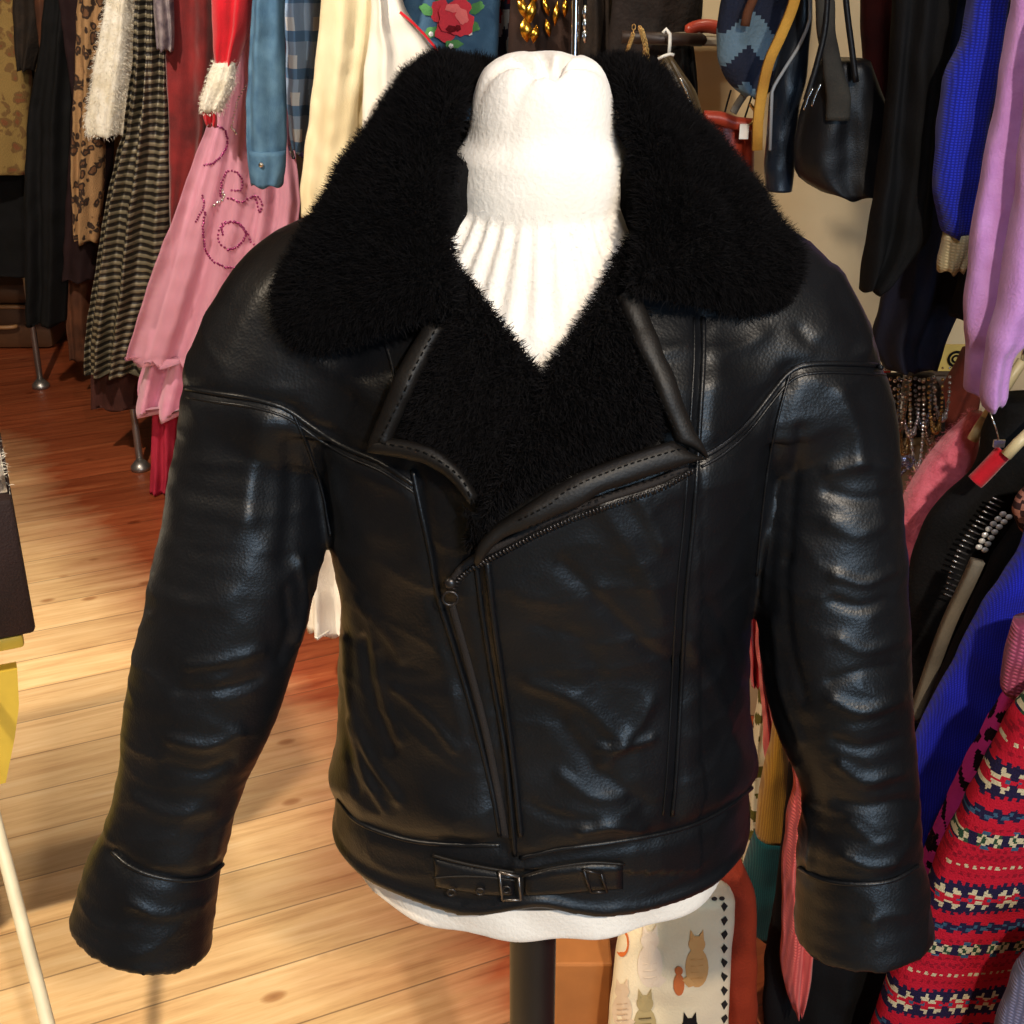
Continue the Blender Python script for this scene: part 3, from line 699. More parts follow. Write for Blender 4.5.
# ------------------------------------------------------------------ room
def floor_mat():
    m, nt, b = new_mat('pine_boards_shaded'); L = nt.links
    tc = N(nt, 'ShaderNodeTexCoord'); mp = N(nt, 'ShaderNodeMapping'); mp.inputs['Rotation'].default_value = (0, 0, math.radians(-24))
    L.new(tc.outputs['Object'], mp.inputs[0])
    br = N(nt, 'ShaderNodeTexBrick', i_Scale=1.0); br.offset = 0.37; br.inputs['Brick Width'].default_value = 2.6; br.inputs['Row Height'].default_value = 0.128
    br.inputs['Mortar Size'].default_value = 0.0018; br.inputs['Mortar Smooth'].default_value = 0.3; br.inputs['Bias'].default_value = 0.0
    br.inputs['Color1'].default_value = (0.0, 0, 0, 1); br.inputs['Color2'].default_value = (1, 1, 1, 1); br.inputs['Mortar'].default_value = (0.5, .5, .5, 1)
    L.new(mp.outputs[0], br.inputs['Vector'])
    ms = N(nt, 'ShaderNodeMapping'); ms.inputs['Scale'].default_value = (2.0, 30, 1); L.new(mp.outputs[0], ms.inputs[0])
    g = N(nt, 'ShaderNodeTexNoise', i_Scale=1.6, i_Detail=8.0, i_Roughness=0.65, i_Distortion=0.4); L.new(ms.outputs[0], g.inputs['Vector'])
    board_tone = ramp(nt, [(0.25, srgb(190, 146, 96)), (0.5, srgb(228, 190, 136)), (0.75, srgb(244, 214, 166))]); L.new(g.outputs[0], board_tone.inputs[0])
    red_shade = ramp(nt, [(0.25, srgb(112, 44, 22)), (0.6, srgb(160, 82, 48)), (0.8, srgb(188, 116, 72))]); L.new(g.outputs[0], red_shade.inputs[0])
    # reddish shade painted into the board colour, deeper to the right and back
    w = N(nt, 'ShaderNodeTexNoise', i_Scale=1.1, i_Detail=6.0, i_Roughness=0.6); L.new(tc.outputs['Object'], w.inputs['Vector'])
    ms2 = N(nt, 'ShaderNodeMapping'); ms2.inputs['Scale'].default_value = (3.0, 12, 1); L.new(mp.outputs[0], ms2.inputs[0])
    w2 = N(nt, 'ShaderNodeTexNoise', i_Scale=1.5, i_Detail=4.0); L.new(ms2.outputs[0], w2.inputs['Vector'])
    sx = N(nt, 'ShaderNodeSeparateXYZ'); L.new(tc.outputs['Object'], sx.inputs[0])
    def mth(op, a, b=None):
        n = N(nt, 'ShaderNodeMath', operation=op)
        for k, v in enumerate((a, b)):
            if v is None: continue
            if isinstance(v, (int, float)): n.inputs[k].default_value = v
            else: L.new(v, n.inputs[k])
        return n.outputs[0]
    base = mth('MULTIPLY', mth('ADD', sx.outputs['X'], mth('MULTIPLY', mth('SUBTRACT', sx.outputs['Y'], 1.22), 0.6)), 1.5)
    base = mth('ADD', base, mth('MULTIPLY', mth('MAXIMUM', mth('SUBTRACT', sx.outputs['Y'], 0.75), 0.0), 0.36))  # painted shade grows stronger towards the far end of the floor
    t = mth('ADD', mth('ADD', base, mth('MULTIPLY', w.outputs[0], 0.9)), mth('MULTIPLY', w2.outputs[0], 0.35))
    shade_ramp = ramp(nt, [(0.40, (0, 0, 0)), (0.98, (1, 1, 1))]); L.new(t, shade_ramp.inputs[0])
    mx = N(nt, 'ShaderNodeMix', data_type='RGBA'); L.new(shade_ramp.outputs[0], mx.inputs[0]); L.new(board_tone.outputs[0], mx.inputs[6]); L.new(red_shade.outputs[0], mx.inputs[7])
    # board to board variation
    hs = N(nt, 'ShaderNodeMix', data_type='RGBA', blend_type='MULTIPLY'); hs.inputs[0].default_value = 0.28; L.new(mx.outputs[2], hs.inputs[6]); L.new(br.outputs['Color'], hs.inputs[7])
    # knots
    mk = N(nt, 'ShaderNodeMapping'); mk.inputs['Scale'].default_value = (5.0, 9, 1); L.new(mp.outputs[0], mk.inputs[0])
    kn = N(nt, 'ShaderNodeTexVoronoi', i_Scale=1.0); L.new(mk.outputs[0], kn.inputs['Vector'])
    kr = ramp(nt, [(0.0, (.35, .2, .12)), (0.07, (.55, .4, .3)), (0.12, (1, 1, 1))]); L.new(kn.outputs['Distance'], kr.inputs[0])
    mk2 = N(nt, 'ShaderNodeMix', data_type='RGBA', blend_type='MULTIPLY'); mk2.inputs[0].default_value = 0.8; L.new(hs.outputs[2], mk2.inputs[6]); L.new(kr.outputs[0], mk2.inputs[7])
    gap = N(nt, 'ShaderNodeMix', data_type='RGBA', blend_type='MIX'); gap.inputs[7].default_value = (0.06, 0.03, 0.015, 1)
    L.new(mth('MULTIPLY', br.outputs['Fac'], 0.55), gap.inputs[0]); L.new(mk2.outputs[2], gap.inputs[6]); L.new(gap.outputs[2], b.inputs['Base Color'])
    rr = N(nt, 'ShaderNodeMapRange'); rr.inputs['To Min'].default_value = 0.62; rr.inputs['To Max'].default_value = 0.34; L.new(shade_ramp.outputs[0], rr.inputs[0]); L.new(rr.outputs[0], b.inputs['Roughness'])
    bp = N(nt, 'ShaderNodeBump', i_Strength=0.3, i_Distance=0.003); bp.invert = True; L.new(br.outputs['Fac'], bp.inputs['Height'])
    bp2 = N(nt, 'ShaderNodeBump', i_Strength=0.22, i_Distance=0.002); L.new(g.outputs[0], bp2.inputs['Height']); L.new(bp.outputs[0], bp2.inputs['Normal']); L.new(bp2.outputs[0], b.inputs['Normal'])
    return m
M_WALL = fabric('cream_plaster', srgb(214, 196, 160), srgb(196, 176, 140), rough=0.9, scale=4, bump=0.15, bscale=40)
M_TAUPE = fabric('taupe_plaster', srgb(150, 128, 98), srgb(132, 110, 84), rough=0.9, scale=4, bump=0.15, bscale=40)
def structure(name, lo, hi, mat): 
    mb = MB(); mb.box(lo, hi); return mb.build(name, mat, kind='structure', smooth=False)
XL, XR, YB, YF, ZC = -4.2, 2.1, 6.9, -3.2, 2.65
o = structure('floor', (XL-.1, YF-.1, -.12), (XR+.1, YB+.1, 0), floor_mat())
structure('ceiling', (XL-.1, YF-.1, ZC), (XR+.1, YB+.1, ZC+.1), M_WALL)
structure('wall_left', (XL-.1, YF, 0), (XL, YB, ZC), M_TAUPE)
structure('wall_right', (XR, YF, 0), (XR+.1, YB, ZC), M_TAUPE)
structure('wall_back', (XL, YB, 0), (XR, YB+.1, ZC), M_TAUPE)
structure('wall_front', (XL, YF-.1, 0), (XR, YF, ZC), M_WALL)
structure('wall_middle', (.18, 3.05, 0), (XR, 3.17, ZC), M_WALL)
structure('baseboard_middle', (.18, 3.03, 0), (XR, 3.05, .12), M_WALL)

# ------------------------------------------------------------------ soft goods
def soft(name, rows, Y, mat, th=.05, folds=2, amp=.010, seed=0, parent=None, n=72, res=0.010, ztop=None, flare=1.0, uvcells=None, hem=0.004, rough_=0.003, **kw):
    """garment hanging at distance Y: rows of (photo y, left x, right x[, Y])"""
    R = []
    for r in rows:
        yy = r[3] if len(r) > 3 else Y
        a = P(r[1], r[0], yy); b = P(r[2], r[0], yy); R.append((a[2], a[0], b[0], yy))
    if ztop is not None and R[0][0] < ztop:
        z, a, b, yy = R[0]; R = [(ztop, (a+b)/2-.02, (a+b)/2+.02, yy), (ztop-.03, a*.75+b*.25, b*.75+a*.25, yy), (min(ztop-.09, (z+ztop)/2+.03), a, b, yy)]+R
    R = np.array(R); R = R[np.argsort(-R[:, 0])]; R = np.concatenate([R[R[:, 0] > .006], R[R[:, 0] <= .006][:1]])
    R[:, 0] = np.maximum(R[:, 0], 0.006+1e-4*np.arange(len(R))[::-1])
    z = np.arange(R[0, 0], R[-1, 0]-1e-6, -res); z = np.append(z, R[-1, 0]) if z[-1]-R[-1, 0] > res*.3 else z
    zz = R[::-1, 0]; L = np.interp(z, zz, R[::-1, 1]); Rr = np.interp(z, zz, R[::-1, 2]); YY = np.interp(z, zz, R[::-1, 3])
    for _ in range(2):
        for a in (L, Rr): a[1:-1] = a[:-2]*.25+a[1:-1]*.5+a[2:]*.25
    t = np.arange(n)*2*PI/n; c = np.cos(t); s = np.sin(t)
    ex = np.sign(c)*np.abs(c)**0.85; ey = np.sign(s)*np.abs(s)**0.75
    rs = np.random.default_rng(seed+100); ph = rs.random(4)*6.28; dr = (rs.random(4)-.5)*3
    V = []
    ztp = z[0]; ln = max(z[0]-z[-1], .01)
    for k in range(len(z)):
        cx, hw = (L[k]+Rr[k])/2, (Rr[k]-L[k])/2; g = (ztp-z[k])/ln
        tk = min(th, hw*1.2+.004) 
        u = ex
        f = sum(np.sin(folds*(1+.7*i)*PI*(u+.12*np.sin(2.3*u+ph[3]))*0.8+ph[i]+dr[i]*g*1.8+0.9*math.sin(z[k]*6+ph[i]))/(i+1)**1.4 for i in range(3))
        y = YY[k]+ey*tk + (amp*(0.35+0.65*g)*f)*(0.4+0.6*np.abs(s))*np.where(s < 0, 1, .5)
        x = cx+ex*hw
        zf = z[k]+ (0 if k < len(z)-1 else hem*np.sin(folds*3*u+ph[0]))*np.ones(n)
        V.append(np.stack([x, y, zf], 1))
    V = np.array(V).reshape(-1, 3)
    if rough_: 
        nz = fnoise(V, 25, seed); V[:, 1] += nz*rough_*1.5; V[:, 0] += fnoise(V, 18, seed+3)*rough_
    m = len(z); I = np.arange(m-1)[:, None]*n; J = np.arange(n)[None, :]; J1 = (J+1) % n
    Fq = np.stack([I+J, I+n+J, I+n+J1, I+J1], -1).reshape(-1, 4)
    top = V[:n].mean(0); bt = V[-n:].mean(0)+np.array([0, 0, .012])
    V = np.concatenate([V, [top, bt]]); a = len(V)-2
    Fc = [tuple(q) for q in Fq]+[(a, j, (j+1) % n) for j in range(n)]+[(a+1, (m-1)*n+(j+1) % n, (m-1)*n+j) for j in range(n)]
    cols = None
    if uvcells is not None:
        cen = V[Fq].mean(1); cols = uvcells(cen); cols = np.concatenate([cols, np.tile(cols[:1], (2*n, 1))])
    return mesh_obj(name, V, Fc, mat, parent, cols=cols, **kw)
GEO = {}
def fuzz(o, n, length, mat, width=.0008, comb=(0, 0, -.4)):
    me = o.data; me.calc_loop_triangles(); V = np.empty(len(me.vertices)*3, np.float32); me.vertices.foreach_get('co', V); V = V.reshape(-1, 3)+ORG[o.name]
    Nv = np.empty(len(V)*3, np.float32); me.vertices.foreach_get('normal', Nv); Nv = Nv.reshape(-1, 3)
    k = rng.integers(0, len(V)-2, n); return fur('fur_pile', V[k]+rng.normal(0, .003, (n, 3)), Nv[k], np.array(comb), length, o, width=width, mat=mat)
# ------------------------------------------------------------------ rail of vintage clothes along the left
def hit(o, px_, py_, off=0.002):
    if o.name not in GEO:
        GEO[o.name] = BVHTree.FromPolygons([tuple(np.array(v.co)+ORG[o.name]) for v in o.data.vertices], [tuple(p.vertices) for p in o.data.polygons])
    d = ray(px_, py_); d /= np.linalg.norm(d); h, n, i, t = GEO[o.name].ray_cast(Vector((0, 0, CAMZ)), Vector(d))
    return None if h is None else np.array(h)-d*off
ZT = 1.70
M_METAL = plain('galvanised_tube', (0.35, 0.33, 0.31), 0.4, 0.9)
f1, f2 = P(41, 386, 4.37), P(141, 469, 3.63); f1[2] = f2[2] = 0
dr = (f2-f1)/np.linalg.norm(f2-f1)
CR = thing('clothes_rack', f1, 'long metal clothes rail with thin legs holding the coats and dresses on the left', 'clothes rail')
_u = (P(25, 273, 4.50)-f1); _u = _u/_u[2]*1.735; a = f1-dr*.7+_u*[1, 1, 0]; b = P(575, 40, 2.85)*[1, 1, 0]
MB().tube([a+[0, 0, 1.735], (a+b)/2+[0, 0, 1.735], b+[0, 0, 1.735]], .013, 12).build('rail', M_METAL, CR)
for li, q in enumerate((f1, f2)):
    g_ = {0: P(25, 273, 4.50), 1: P(133, 408, 3.75)}.get(li, q+[0, .13, .29]); u_ = (g_-q)/g_[2]; MB().tube([q+u_*.02, q+u_*.9, q+u_*1.735], .011, 12).build('leg', M_METAL, CR)
    MB().tube([q, q+[0, 0, .012], q+[0, 0, .03]], [.03, .03, .014], 16).build('foot', M_METAL, CR)
G1 = 'clothes hanging on the left rail'
def gl(name, rows, Y, mat, label, cat, **kw):
    return soft(name, rows, Y, mat, ztop=ZT, label=label, cat=cat, group=G1, **kw)
M_OCH = animal('ochre_mottled_fur', srgb(132, 106, 56), srgb(104, 76, 38), srgb(112, 66, 34), 30)
M_DKBR = fabric('dark_brown_fur', srgb(38, 28, 20), srgb(20, 14, 10), scale=20, bump=0.6, bscale=120)
M_BLACKC = fabric('black_cloth', (0.006, 0.006, 0.007), (0.004, 0.004, 0.004), spec=0.15)
M_LEO = animal('leopard_fur', srgb(158, 122, 82), srgb(46, 30, 20), srgb(104, 70, 44), 34)
M_WHF = fabric('white_fur', (0.86, 0.83, 0.74), (0.70, 0.64, 0.5), scale=30, bump=0.6, bscale=140, sheen=.3)
M_RUST = fabric('brown_suede', srgb(96, 56, 34), srgb(64, 36, 22))
gl('fur_coat', [(-60, -70, 24), (60, -70, 30), (172, -70, 34)], 4.34, M_OCH, 'mottled ochre and brown fur coat at the far left end of the rail', 'coat', amp=.02, th=.08, seed=1)
o = gl('wool_coat', [(-60, -40, 32), (60, -40, 34), (160, -50, 38), (274, -50, 42)], 4.46, M_BLACKC, 'black coat hanging lower behind the mottled ochre fur', 'coat', seed=2, th=.04)
gl('fur_coat', [(-60, 12, 50), (30, 14, 46), (70, 18, 34)], 4.25, M_DKBR, 'short dark brown fur piece beside the mottled ochre fur', 'coat', seed=21, th=.03)
gl('wool_coat', [(-60, 52, 78), (60, 40, 76), (110, 30, 74), (200, 26, 70), (322, 28, 66)], 4.17, M_BLACKC, 'long narrow black coat between the ochre fur and the leopard coat', 'coat', amp=.02, seed=3)
gl('fur_coat', [(-60, 80, 112), (80, 76, 106), (170, 72, 104), (240, 76, 100)], 4.06, M_LEO, 'leopard spotted fur coat behind the white fur', 'coat', amp=.015, seed=4)
gl('velvet_skirt', [(100, 74, 114), (180, 68, 112), (230, 66, 106), (278, 64, 98)], 4.14, fabric('dark_plum_velvet', srgb(36, 20, 22), spec=.2), 'dark plum skirt showing under the leopard coat', 'skirt', seed=5)
gl('suede_skirt', [(200, 64, 92), (300, 66, 92), (358, 72, 96)], 4.22, M_RUST, 'brown suede skirt low behind the striped dress', 'skirt', seed=6)
o = gl('fur_coat', [(-60, 112, 146), (0, 108, 138), (70, 96, 134), (120, 87, 128), (134, 90, 126)], 3.94, M_WHF, 'white fur coat sleeve hanging over the leopard coat', 'coat', amp=.012, seed=7, th=.06)
M_WS, _n, _b = new_mat('white_fur_fibre'); _b.inputs['Base Color'].default_value = (.8, .76, .66, 1); _b.inputs['Roughness'].default_value = .8
fuzz(o, 6000, .012, M_WS, .0006)
# striped dress with a metallic weft
def stripe_mat():
    m, nt, b = new_mat('black_and_gold_stripe'); L = nt.links
    tc = N(nt, 'ShaderNodeTexCoord'); nz = N(nt, 'ShaderNodeTexNoise', i_Scale=9.0, i_Detail=2.0); L.new(tc.outputs['Object'], nz.inputs['Vector'])
    w = N(nt, 'ShaderNodeTexWave', i_Scale=15.5, i_Distortion=1.2, i_Detail=2.0); w.bands_direction = 'Z'; w.inputs['Detail Scale'].default_value = 1.0; L.new(tc.outputs['Object'], w.inputs[0])
    r = ramp(nt, [(0.42, srgb(26, 22, 20)), (0.56, srgb(100, 92, 74)), (0.75, srgb(128, 120, 100))]); L.new(w.outputs['Fac'], r.inputs[0]); L.new(r.outputs[0], b.inputs['Base Color'])
    b.inputs['Roughness'].default_value = .5; mt = N(nt, 'ShaderNodeMath', operation='MULTIPLY'); mt.inputs[1].default_value = .5; L.new(w.outputs['Fac'], mt.inputs[0]); L.new(mt.outputs[0], b.inputs['Metallic'])
    bp = N(nt, 'ShaderNodeBump', i_Strength=.5, i_Distance=.004); L.new(w.outputs['Fac'], bp.inputs['Height']); L.new(bp.outputs[0], b.inputs['Normal']); return m
M_STR = stripe_mat()
SD = gl('striped_dress', [(-60, 138, 172), (60, 134, 170), (130, 124, 172), (200, 106, 174), (280, 94, 172), (340, 86, 160), (372, 86, 150)], 3.62, M_STR, 'long black dress with fine gold stripes and deep vertical folds', 'dress', folds=4, amp=.028, seed=9, n=130, th=.045)
soft('underskirt', [(330, 92, 150), (370, 91, 148), (408, 91, 146)], 3.68, fabric('chocolate_wool', srgb(62, 30, 24)), seed=8, th=.02, parent=SD, label='chocolate brown underskirt')
gl('quilted_jacket', [(-60, 150, 172), (0, 154, 173), (30, 155, 174), (50, 158, 173)], 3.54, fabric('grey_quilt', srgb(150, 140, 140), srgb(90, 80, 90), scale=40), 'small grey quilted cuff above the striped dress', 'jacket', seed=10, th=.03)
M_DRED = fabric('dark_red_velvet', srgb(128, 26, 28), srgb(84, 12, 16), rough=.7, sheen=.4)
gl('velvet_dress', [(-60, 160, 216), (40, 166, 218), (130, 170, 214), (200, 170, 200), (330, 172, 196)], 3.60, M_DRED, 'dark red velvet dress between the striped dress and the pink tulle', 'dress', amp=.018, seed=11, th=.03)
M_TULLE = fabric('pink_tulle', srgb(226, 160, 186), srgb(208, 134, 164), rough=.85, scale=14, bump=.2, bscale=500, sheen=.4)
def sheer(name, c, alpha):
    m, nt, b = new_mat(name); b.inputs['Base Color'].default_value = c4(c); b.inputs['Roughness'].default_value = .8; b.inputs['Alpha'].default_value = alpha; b.inputs['Specular IOR Level'].default_value = .1; return m
M_SHEER = sheer('sheer_pink_net', srgb(230, 168, 190), .5)
TU = gl('tulle_dress', [(-60, 238, 262), (0, 236, 268), (60, 234, 276), (130, 214, 292), (200, 190, 300), (260, 176, 296), (330, 156, 280), (400, 138, 270), (408, 137, 270)], 3.42, M_TULLE, 'pale pink tulle skirt dress with purple sequin swirls', 'dress', folds=5, amp=.03, seed=12, n=130, th=.07, hem=.02)
soft('tulle_overlay', [(30, 230, 285), (130, 205, 294), (200, 180, 300), (280, 150, 290), (350, 128, 275), (362, 126, 270)], 3.32, M_SHEER, parent=TU, folds=6, amp=.02, seed=13, n=120, th=.02, hem=.015, label='sheer outer layer')
soft('tulle_underskirt', [(330, 150, 280), (395, 136, 276), (412, 146, 276)], 3.48, M_TULLE, parent=TU, folds=7, amp=.015, seed=14, n=100, th=.02, hem=.01)
M_SEQ = plain('purple_sequins', srgb(150, 50, 110), 0.2, .6); M_SEQW = plain('silver_sequins', (.85, .85, .9), .15, 1.0)
def seq(path, n, r, mat, nm='sequin_swirl'):
    mb = MB(); q = smooth_path(path, n); ok = 0; OV = [c for c in TU.children if c.name.startswith('tulle_overlay')][0]
    for a, b in q:
        h = hit(OV, a+random.uniform(-.5, .5), b+random.uniform(-.5, .5), .003)
        if h is None: h = hit(TU, a, b, .003)
        if h is not None: mb.ball(h, (r, r*.5, r), 3); ok = 1
    if ok: mb.build(nm, mat, TU)
seq([(223, 235), (222, 228), (230, 222), (240, 225), (246, 235), (238, 246), (228, 250)], 26, .0036, M_SEQ)
seq([(228, 250), (218, 240), (222, 224), (235, 222), (247, 232), (252, 243), (262, 245)], 22, .0034, M_SEQ)
seq([(205, 212), (203, 235), (208, 255), (222, 266), (240, 268), (252, 262)], 34, .0036, M_SEQ)
seq([(232, 190), (240, 190), (242, 180), (236, 172), (227, 172), (222, 182), (220, 196)], 24, .0032, M_SEQ)
seq([(228, 198), (242, 202), (254, 196), (262, 202), (260, 212), (256, 200)], 22, .0034, M_SEQ)
seq([(205, 165), (215, 162), (226, 148), (226, 132), (218, 126)], 26, .0032, M_SEQ)
seq([(232, 125), (238, 100), (246, 86)], 14, .003, M_SEQW); seq([(214, 205), (224, 198), (222, 190)], 8, .0045, M_SEQW, 'silver_sequins')
seq([(232, 127), (236, 133)], 4, .004, M_SEQW, 'silver_sequins'); seq([(196, 222), (204, 206), (202, 196)], 12, .003, M_SEQ)
soft('net_petticoat', [(370, 154, 180), (440, 152, 176), (491, 150, 172)], 3.46, sheer('red_net', srgb(190, 52, 76), .8), parent=TU, label='red net petticoat hanging below the pink tulle', th=.03, amp=.01, seed=15)
M_RED = fabric('bright_red_felt', srgb(200, 10, 34), srgb(176, 6, 26), sheen=.3)
o = gl('felt_jacket', [(-60, 206, 262), (0, 212, 254), (40, 214, 246), (70, 216, 236)], 3.22, M_RED, 'bright red felt jacket sleeve with a white plush cuff', 'jacket', seed=16, th=.04, amp=.008)
k = soft('plush_cuff', [(62, 214, 236), (85, 206, 234), (104, 200, 226), (110, 201, 222)], 3.21, M_WHF, parent=o, th=.045, amp=.004, label='white plush cuff'); fuzz(k, 2500, .006, M_WS, .0005)
soft('cuff_end', [(104, 201, 214), (118, 203, 218), (126, 206, 216)], 3.20, M_RED, parent=o, th=.012)
def denim(nm, c, c2): return fabric(nm, c, c2, rough=.85, scale=22, bump=.35, bscale=420)
M_DEN = denim('blue_chambray', srgb(84, 120, 148), srgb(60, 94, 124))
o = gl('denim_shirt', [(-60, 256, 292), (0, 252, 284), (60, 249, 285), (120, 246, 287), (160, 248, 286), (183, 252, 283)], 3.10, M_DEN, 'blue denim shirt sleeve with buttoned cuff in front of the pink tulle', 'shirt', folds=2, amp=.010, seed=17, th=.04)
soft('cuff', [(150, 249, 286), (170, 249, 286), (184, 252, 283)], 3.09, M_DEN, parent=o, th=.045, amp=.004, folds=2)
h = hit(o, 261, 165, .012); mb = MB(); mb.ball(h if h is not None else P(261, 165, 3.04), (.006, .003, .006), 5); mb.build('button', M_STEEL, o)
def plaid(cen):
    x, z = cen[:, 0], cen[:, 2]; c = np.tile(np.array(srgb(150, 175, 205)), (len(x), 1))
    a = (np.floor(z/.028).astype(int)) % 3; b_ = (np.floor(x/.022).astype(int)) % 3
    c[a == 0] = srgb(96, 132, 172); c[b_ == 1] = c[b_ == 1]*.6; c[(a == 1) & (b_ == 0)] = srgb(206, 212, 216); return c
gl('plaid_shirt', [(-60, 276, 326), (0, 282, 324), (50, 286, 322), (100, 286, 318), (150, 292, 314)], 3.26, col_attr('plaid_cotton'), 'pale blue plaid shirt beside the denim sleeve', 'shirt', seed=18, th=.04, uvcells=plaid, res=.006)
def floral(cen):
    v = fnoise(cen, 40, 9); c = np.tile(np.array(srgb(50, 40, 70)), (len(cen), 1)); c[v > .12] = srgb(130, 120, 110); c[v < -.25] = srgb(84, 40, 60); return c
gl('patterned_dress', [(-60, 284, 312), (0, 280, 300), (80, 278, 300), (140, 282, 306), (156, 290, 306)], 3.34, col_attr('dark_floral_print'), 'dark floral print dress sliver behind the pale plaid shirt', 'dress', seed=19, th=.02, uvcells=floral, res=.006)
M_CREAM = fabric('cream_linen', srgb(236, 224, 190), srgb(220, 204, 164), scale=6, bump=.2)
gl('linen_jacket', [(-60, 316, 392), (0, 322, 386), (60, 316, 384), (120, 309, 376), (190, 300, 366), (215, 302, 360)], 3.02, M_CREAM, 'cream linen jacket sleeve next to the pale plaid shirt', 'jacket', amp=.018, seed=20, th=.06, folds=2)
M_WHITE = fabric('white_cotton', (0.84, 0.80, 0.72), (0.78, 0.72, 0.62), scale=6, bump=.2)
o = gl('white_blouse', [(-60, 372, 400), (0, 372, 402), (15, 372, 408), (50, 368, 434), (66, 364, 442), (130, 362, 444), (230, 352, 440)], 2.90, M_WHITE, 'white blouse with a thin red edging in front of the rose-embroidered denim', 'blouse', amp=.014, seed=22, th=.05)
mb = MB(); mb.tube([P(x_, y_, 2.85) for x_, y_ in ((400, 12), (412, 22), (424, 34), (434, 46), (441, 58))], .003, 8); mb.build('red_edging', M_RED, o)
M_DEN2 = denim('mid_blue_denim', srgb(70, 104, 132), srgb(52, 84, 112))
o = gl('denim_jacket', [(-60, 404, 502), (0, 402, 500), (60, 400, 498), (140, 400, 496)], 3.12, M_DEN2, 'blue denim jacket embroidered with a red rose', 'jacket', amp=.010, seed=23, th=.05, n=90)
# rose
mb = MB(); Vs = []; Fs = []; cs = []
def petal(cx, cy, rx, ry, rot, c, lift, n=16, ty='ell'):
    b0 = len(Vs); cc = hit(o, cx, cy, lift)
    if cc is None: cc = P(cx, cy, 3.03)
    Vs.append(cc+np.array([0, -.002, 0])); sc = depth_at(cy, cc[1])/F
    for k in range(n):
        t = 2*PI*k/n; r = 1+.12*math.sin(5*t+cx); u_, v_ = rx*math.cos(t)*r, ry*math.sin(t)*r
        X_ = u_*math.cos(rot)-v_*math.sin(rot); Y_ = u_*math.sin(rot)+v_*math.cos(rot); Vs.append(cc+np.array([X_*sc, 0, -Y_*sc]))
    for k in range(n): Fs.append((b0, b0+1+(k+1) % n, b0+1+k)); cs.append(c)
GR = srgb(84, 140, 84); PK = srgb(214, 62, 76); PK2 = srgb(236, 120, 120); DKR = srgb(110, 20, 30)
for (x_, y_, rx, ry, rot) in ((427, 10, 8, 5, .5), (476, 8, 9, 5, -.5), (472, 26, 8, 5, .3), (432, 32, 8, 5, -.3), (454, 44, 9, 4, 0), (440, -2, 8, 5, 1.2), (466, -4, 8, 5, -1)): petal(x_, y_, rx, ry, rot, GR, .006)
for (x_, y_, rx, ry, rot) in ((441, 12, 10, 12, 0), (461, 8, 10, 10, 0), (464, 24, 10, 12, .3), (446, 32, 11, 10, 0), (454, 18, 16, 16, 0)): petal(x_, y_, rx, ry, rot, PK, .010)
for (x_, y_, rx, ry, rot) in ((447, 20, 7, 10, .4), (462, 16, 6, 8, -.4), (453, 8, 8, 4, 0)): petal(x_, y_, rx, ry, rot, PK2, .014)
petal(451, 29, 5, 3.5, 0, DKR, .018); petal(458, 28, 3, 3, 0, DKR, .018)
for x_, y_ in ((470, 33), (451, 46), (431, 34)): petal(x_, y_, 2.5, 2.5, 0, (.8, .8, .8), .012, 10)
mesh_obj('rose_embroidery', Vs, Fs, col_attr('embroidery_thread'), o, cols=cs, smooth=False)
gl('printed_scarf', [(-60, 496, 520), (0, 494, 518), (60, 494, 516), (140, 494, 516)], 3.22, col_attr('blue_red_print'), 'narrow navy and white printed cloth right of the rose denim', 'scarf', seed=24, th=.02, uvcells=lambda c: np.where((fnoise(c, 22, 4) > .1)[:, None], np.array(srgb(140, 150, 165)), np.where((fnoise(c, 30, 6) > .2)[:, None], np.array(srgb(130, 30, 40)), np.array(srgb(30, 36, 60)))), res=.006)
M_GOLD = plain('gold_leaf_metal', srgb(214, 160, 60), .22, 1.0)
o = gl('bead_trimmed_jacket', [(-60, 508, 572), (0, 510, 574), (60, 508, 574), (140, 508, 574)], 3.00, fabric('dark_bronze_cloth', srgb(48, 30, 22), srgb(30, 18, 14), spec=.3), 'dark bronze jacket hung with gold leaf pendants behind the neck of the form', 'jacket', seed=25, th=.04)
mb = MB()
for (x_, y_, w_, h_, r_) in ((523, 8, 5, 12, .3), (531, 12, 5, 13, -.2), (526, 30, 6, 12, .1), (535, 34, 4, 9, -.2), (520, -6, 5, 10, 0), (534, -8, 5, 10, .2), (546, 6, 3, 10, .3), (556, 14, 3, 12, -.1), (548, 28, 3, 9, .2), (565, 8, 3, 9, 0)):
    c = P(x_, y_, 2.93); s_ = depth_at(y_, 2.93)/F
    n = 10; b0 = [c+np.array([math.sin(t*PI)*w_*s_*sg+math.sin(r_)*(t-.5)*h_*2*s_, -.006*math.sin(t*PI)*(1 if sg else 2), (.5-t)*2*h_*s_]) for sg in (-1, 0, 1) for t in np.linspace(0.02, 1, n)]
    b1 = [v+np.array([0, .006, 0]) for v in b0]
    fc_ = [(g*n+i, g*n+i+1, (g+1)*n+i+1, (g+1)*n+i) for g in range(2) for i in range(n-1)]
    mb.add(b0, fc_); mb.add(b1, [f[::-1] for f in fc_])
mb.build('gold_leaf_pendant', M_GOLD, o)
M_CHR = plain('chrome', (.85, .85, .86), .08, 1.0)
q = P(575, 40, 2.85); PO = thing('display_pole', (q[0], q[1], 0), 'thin upright chrome pole rising behind the neck of the form', 'pole')
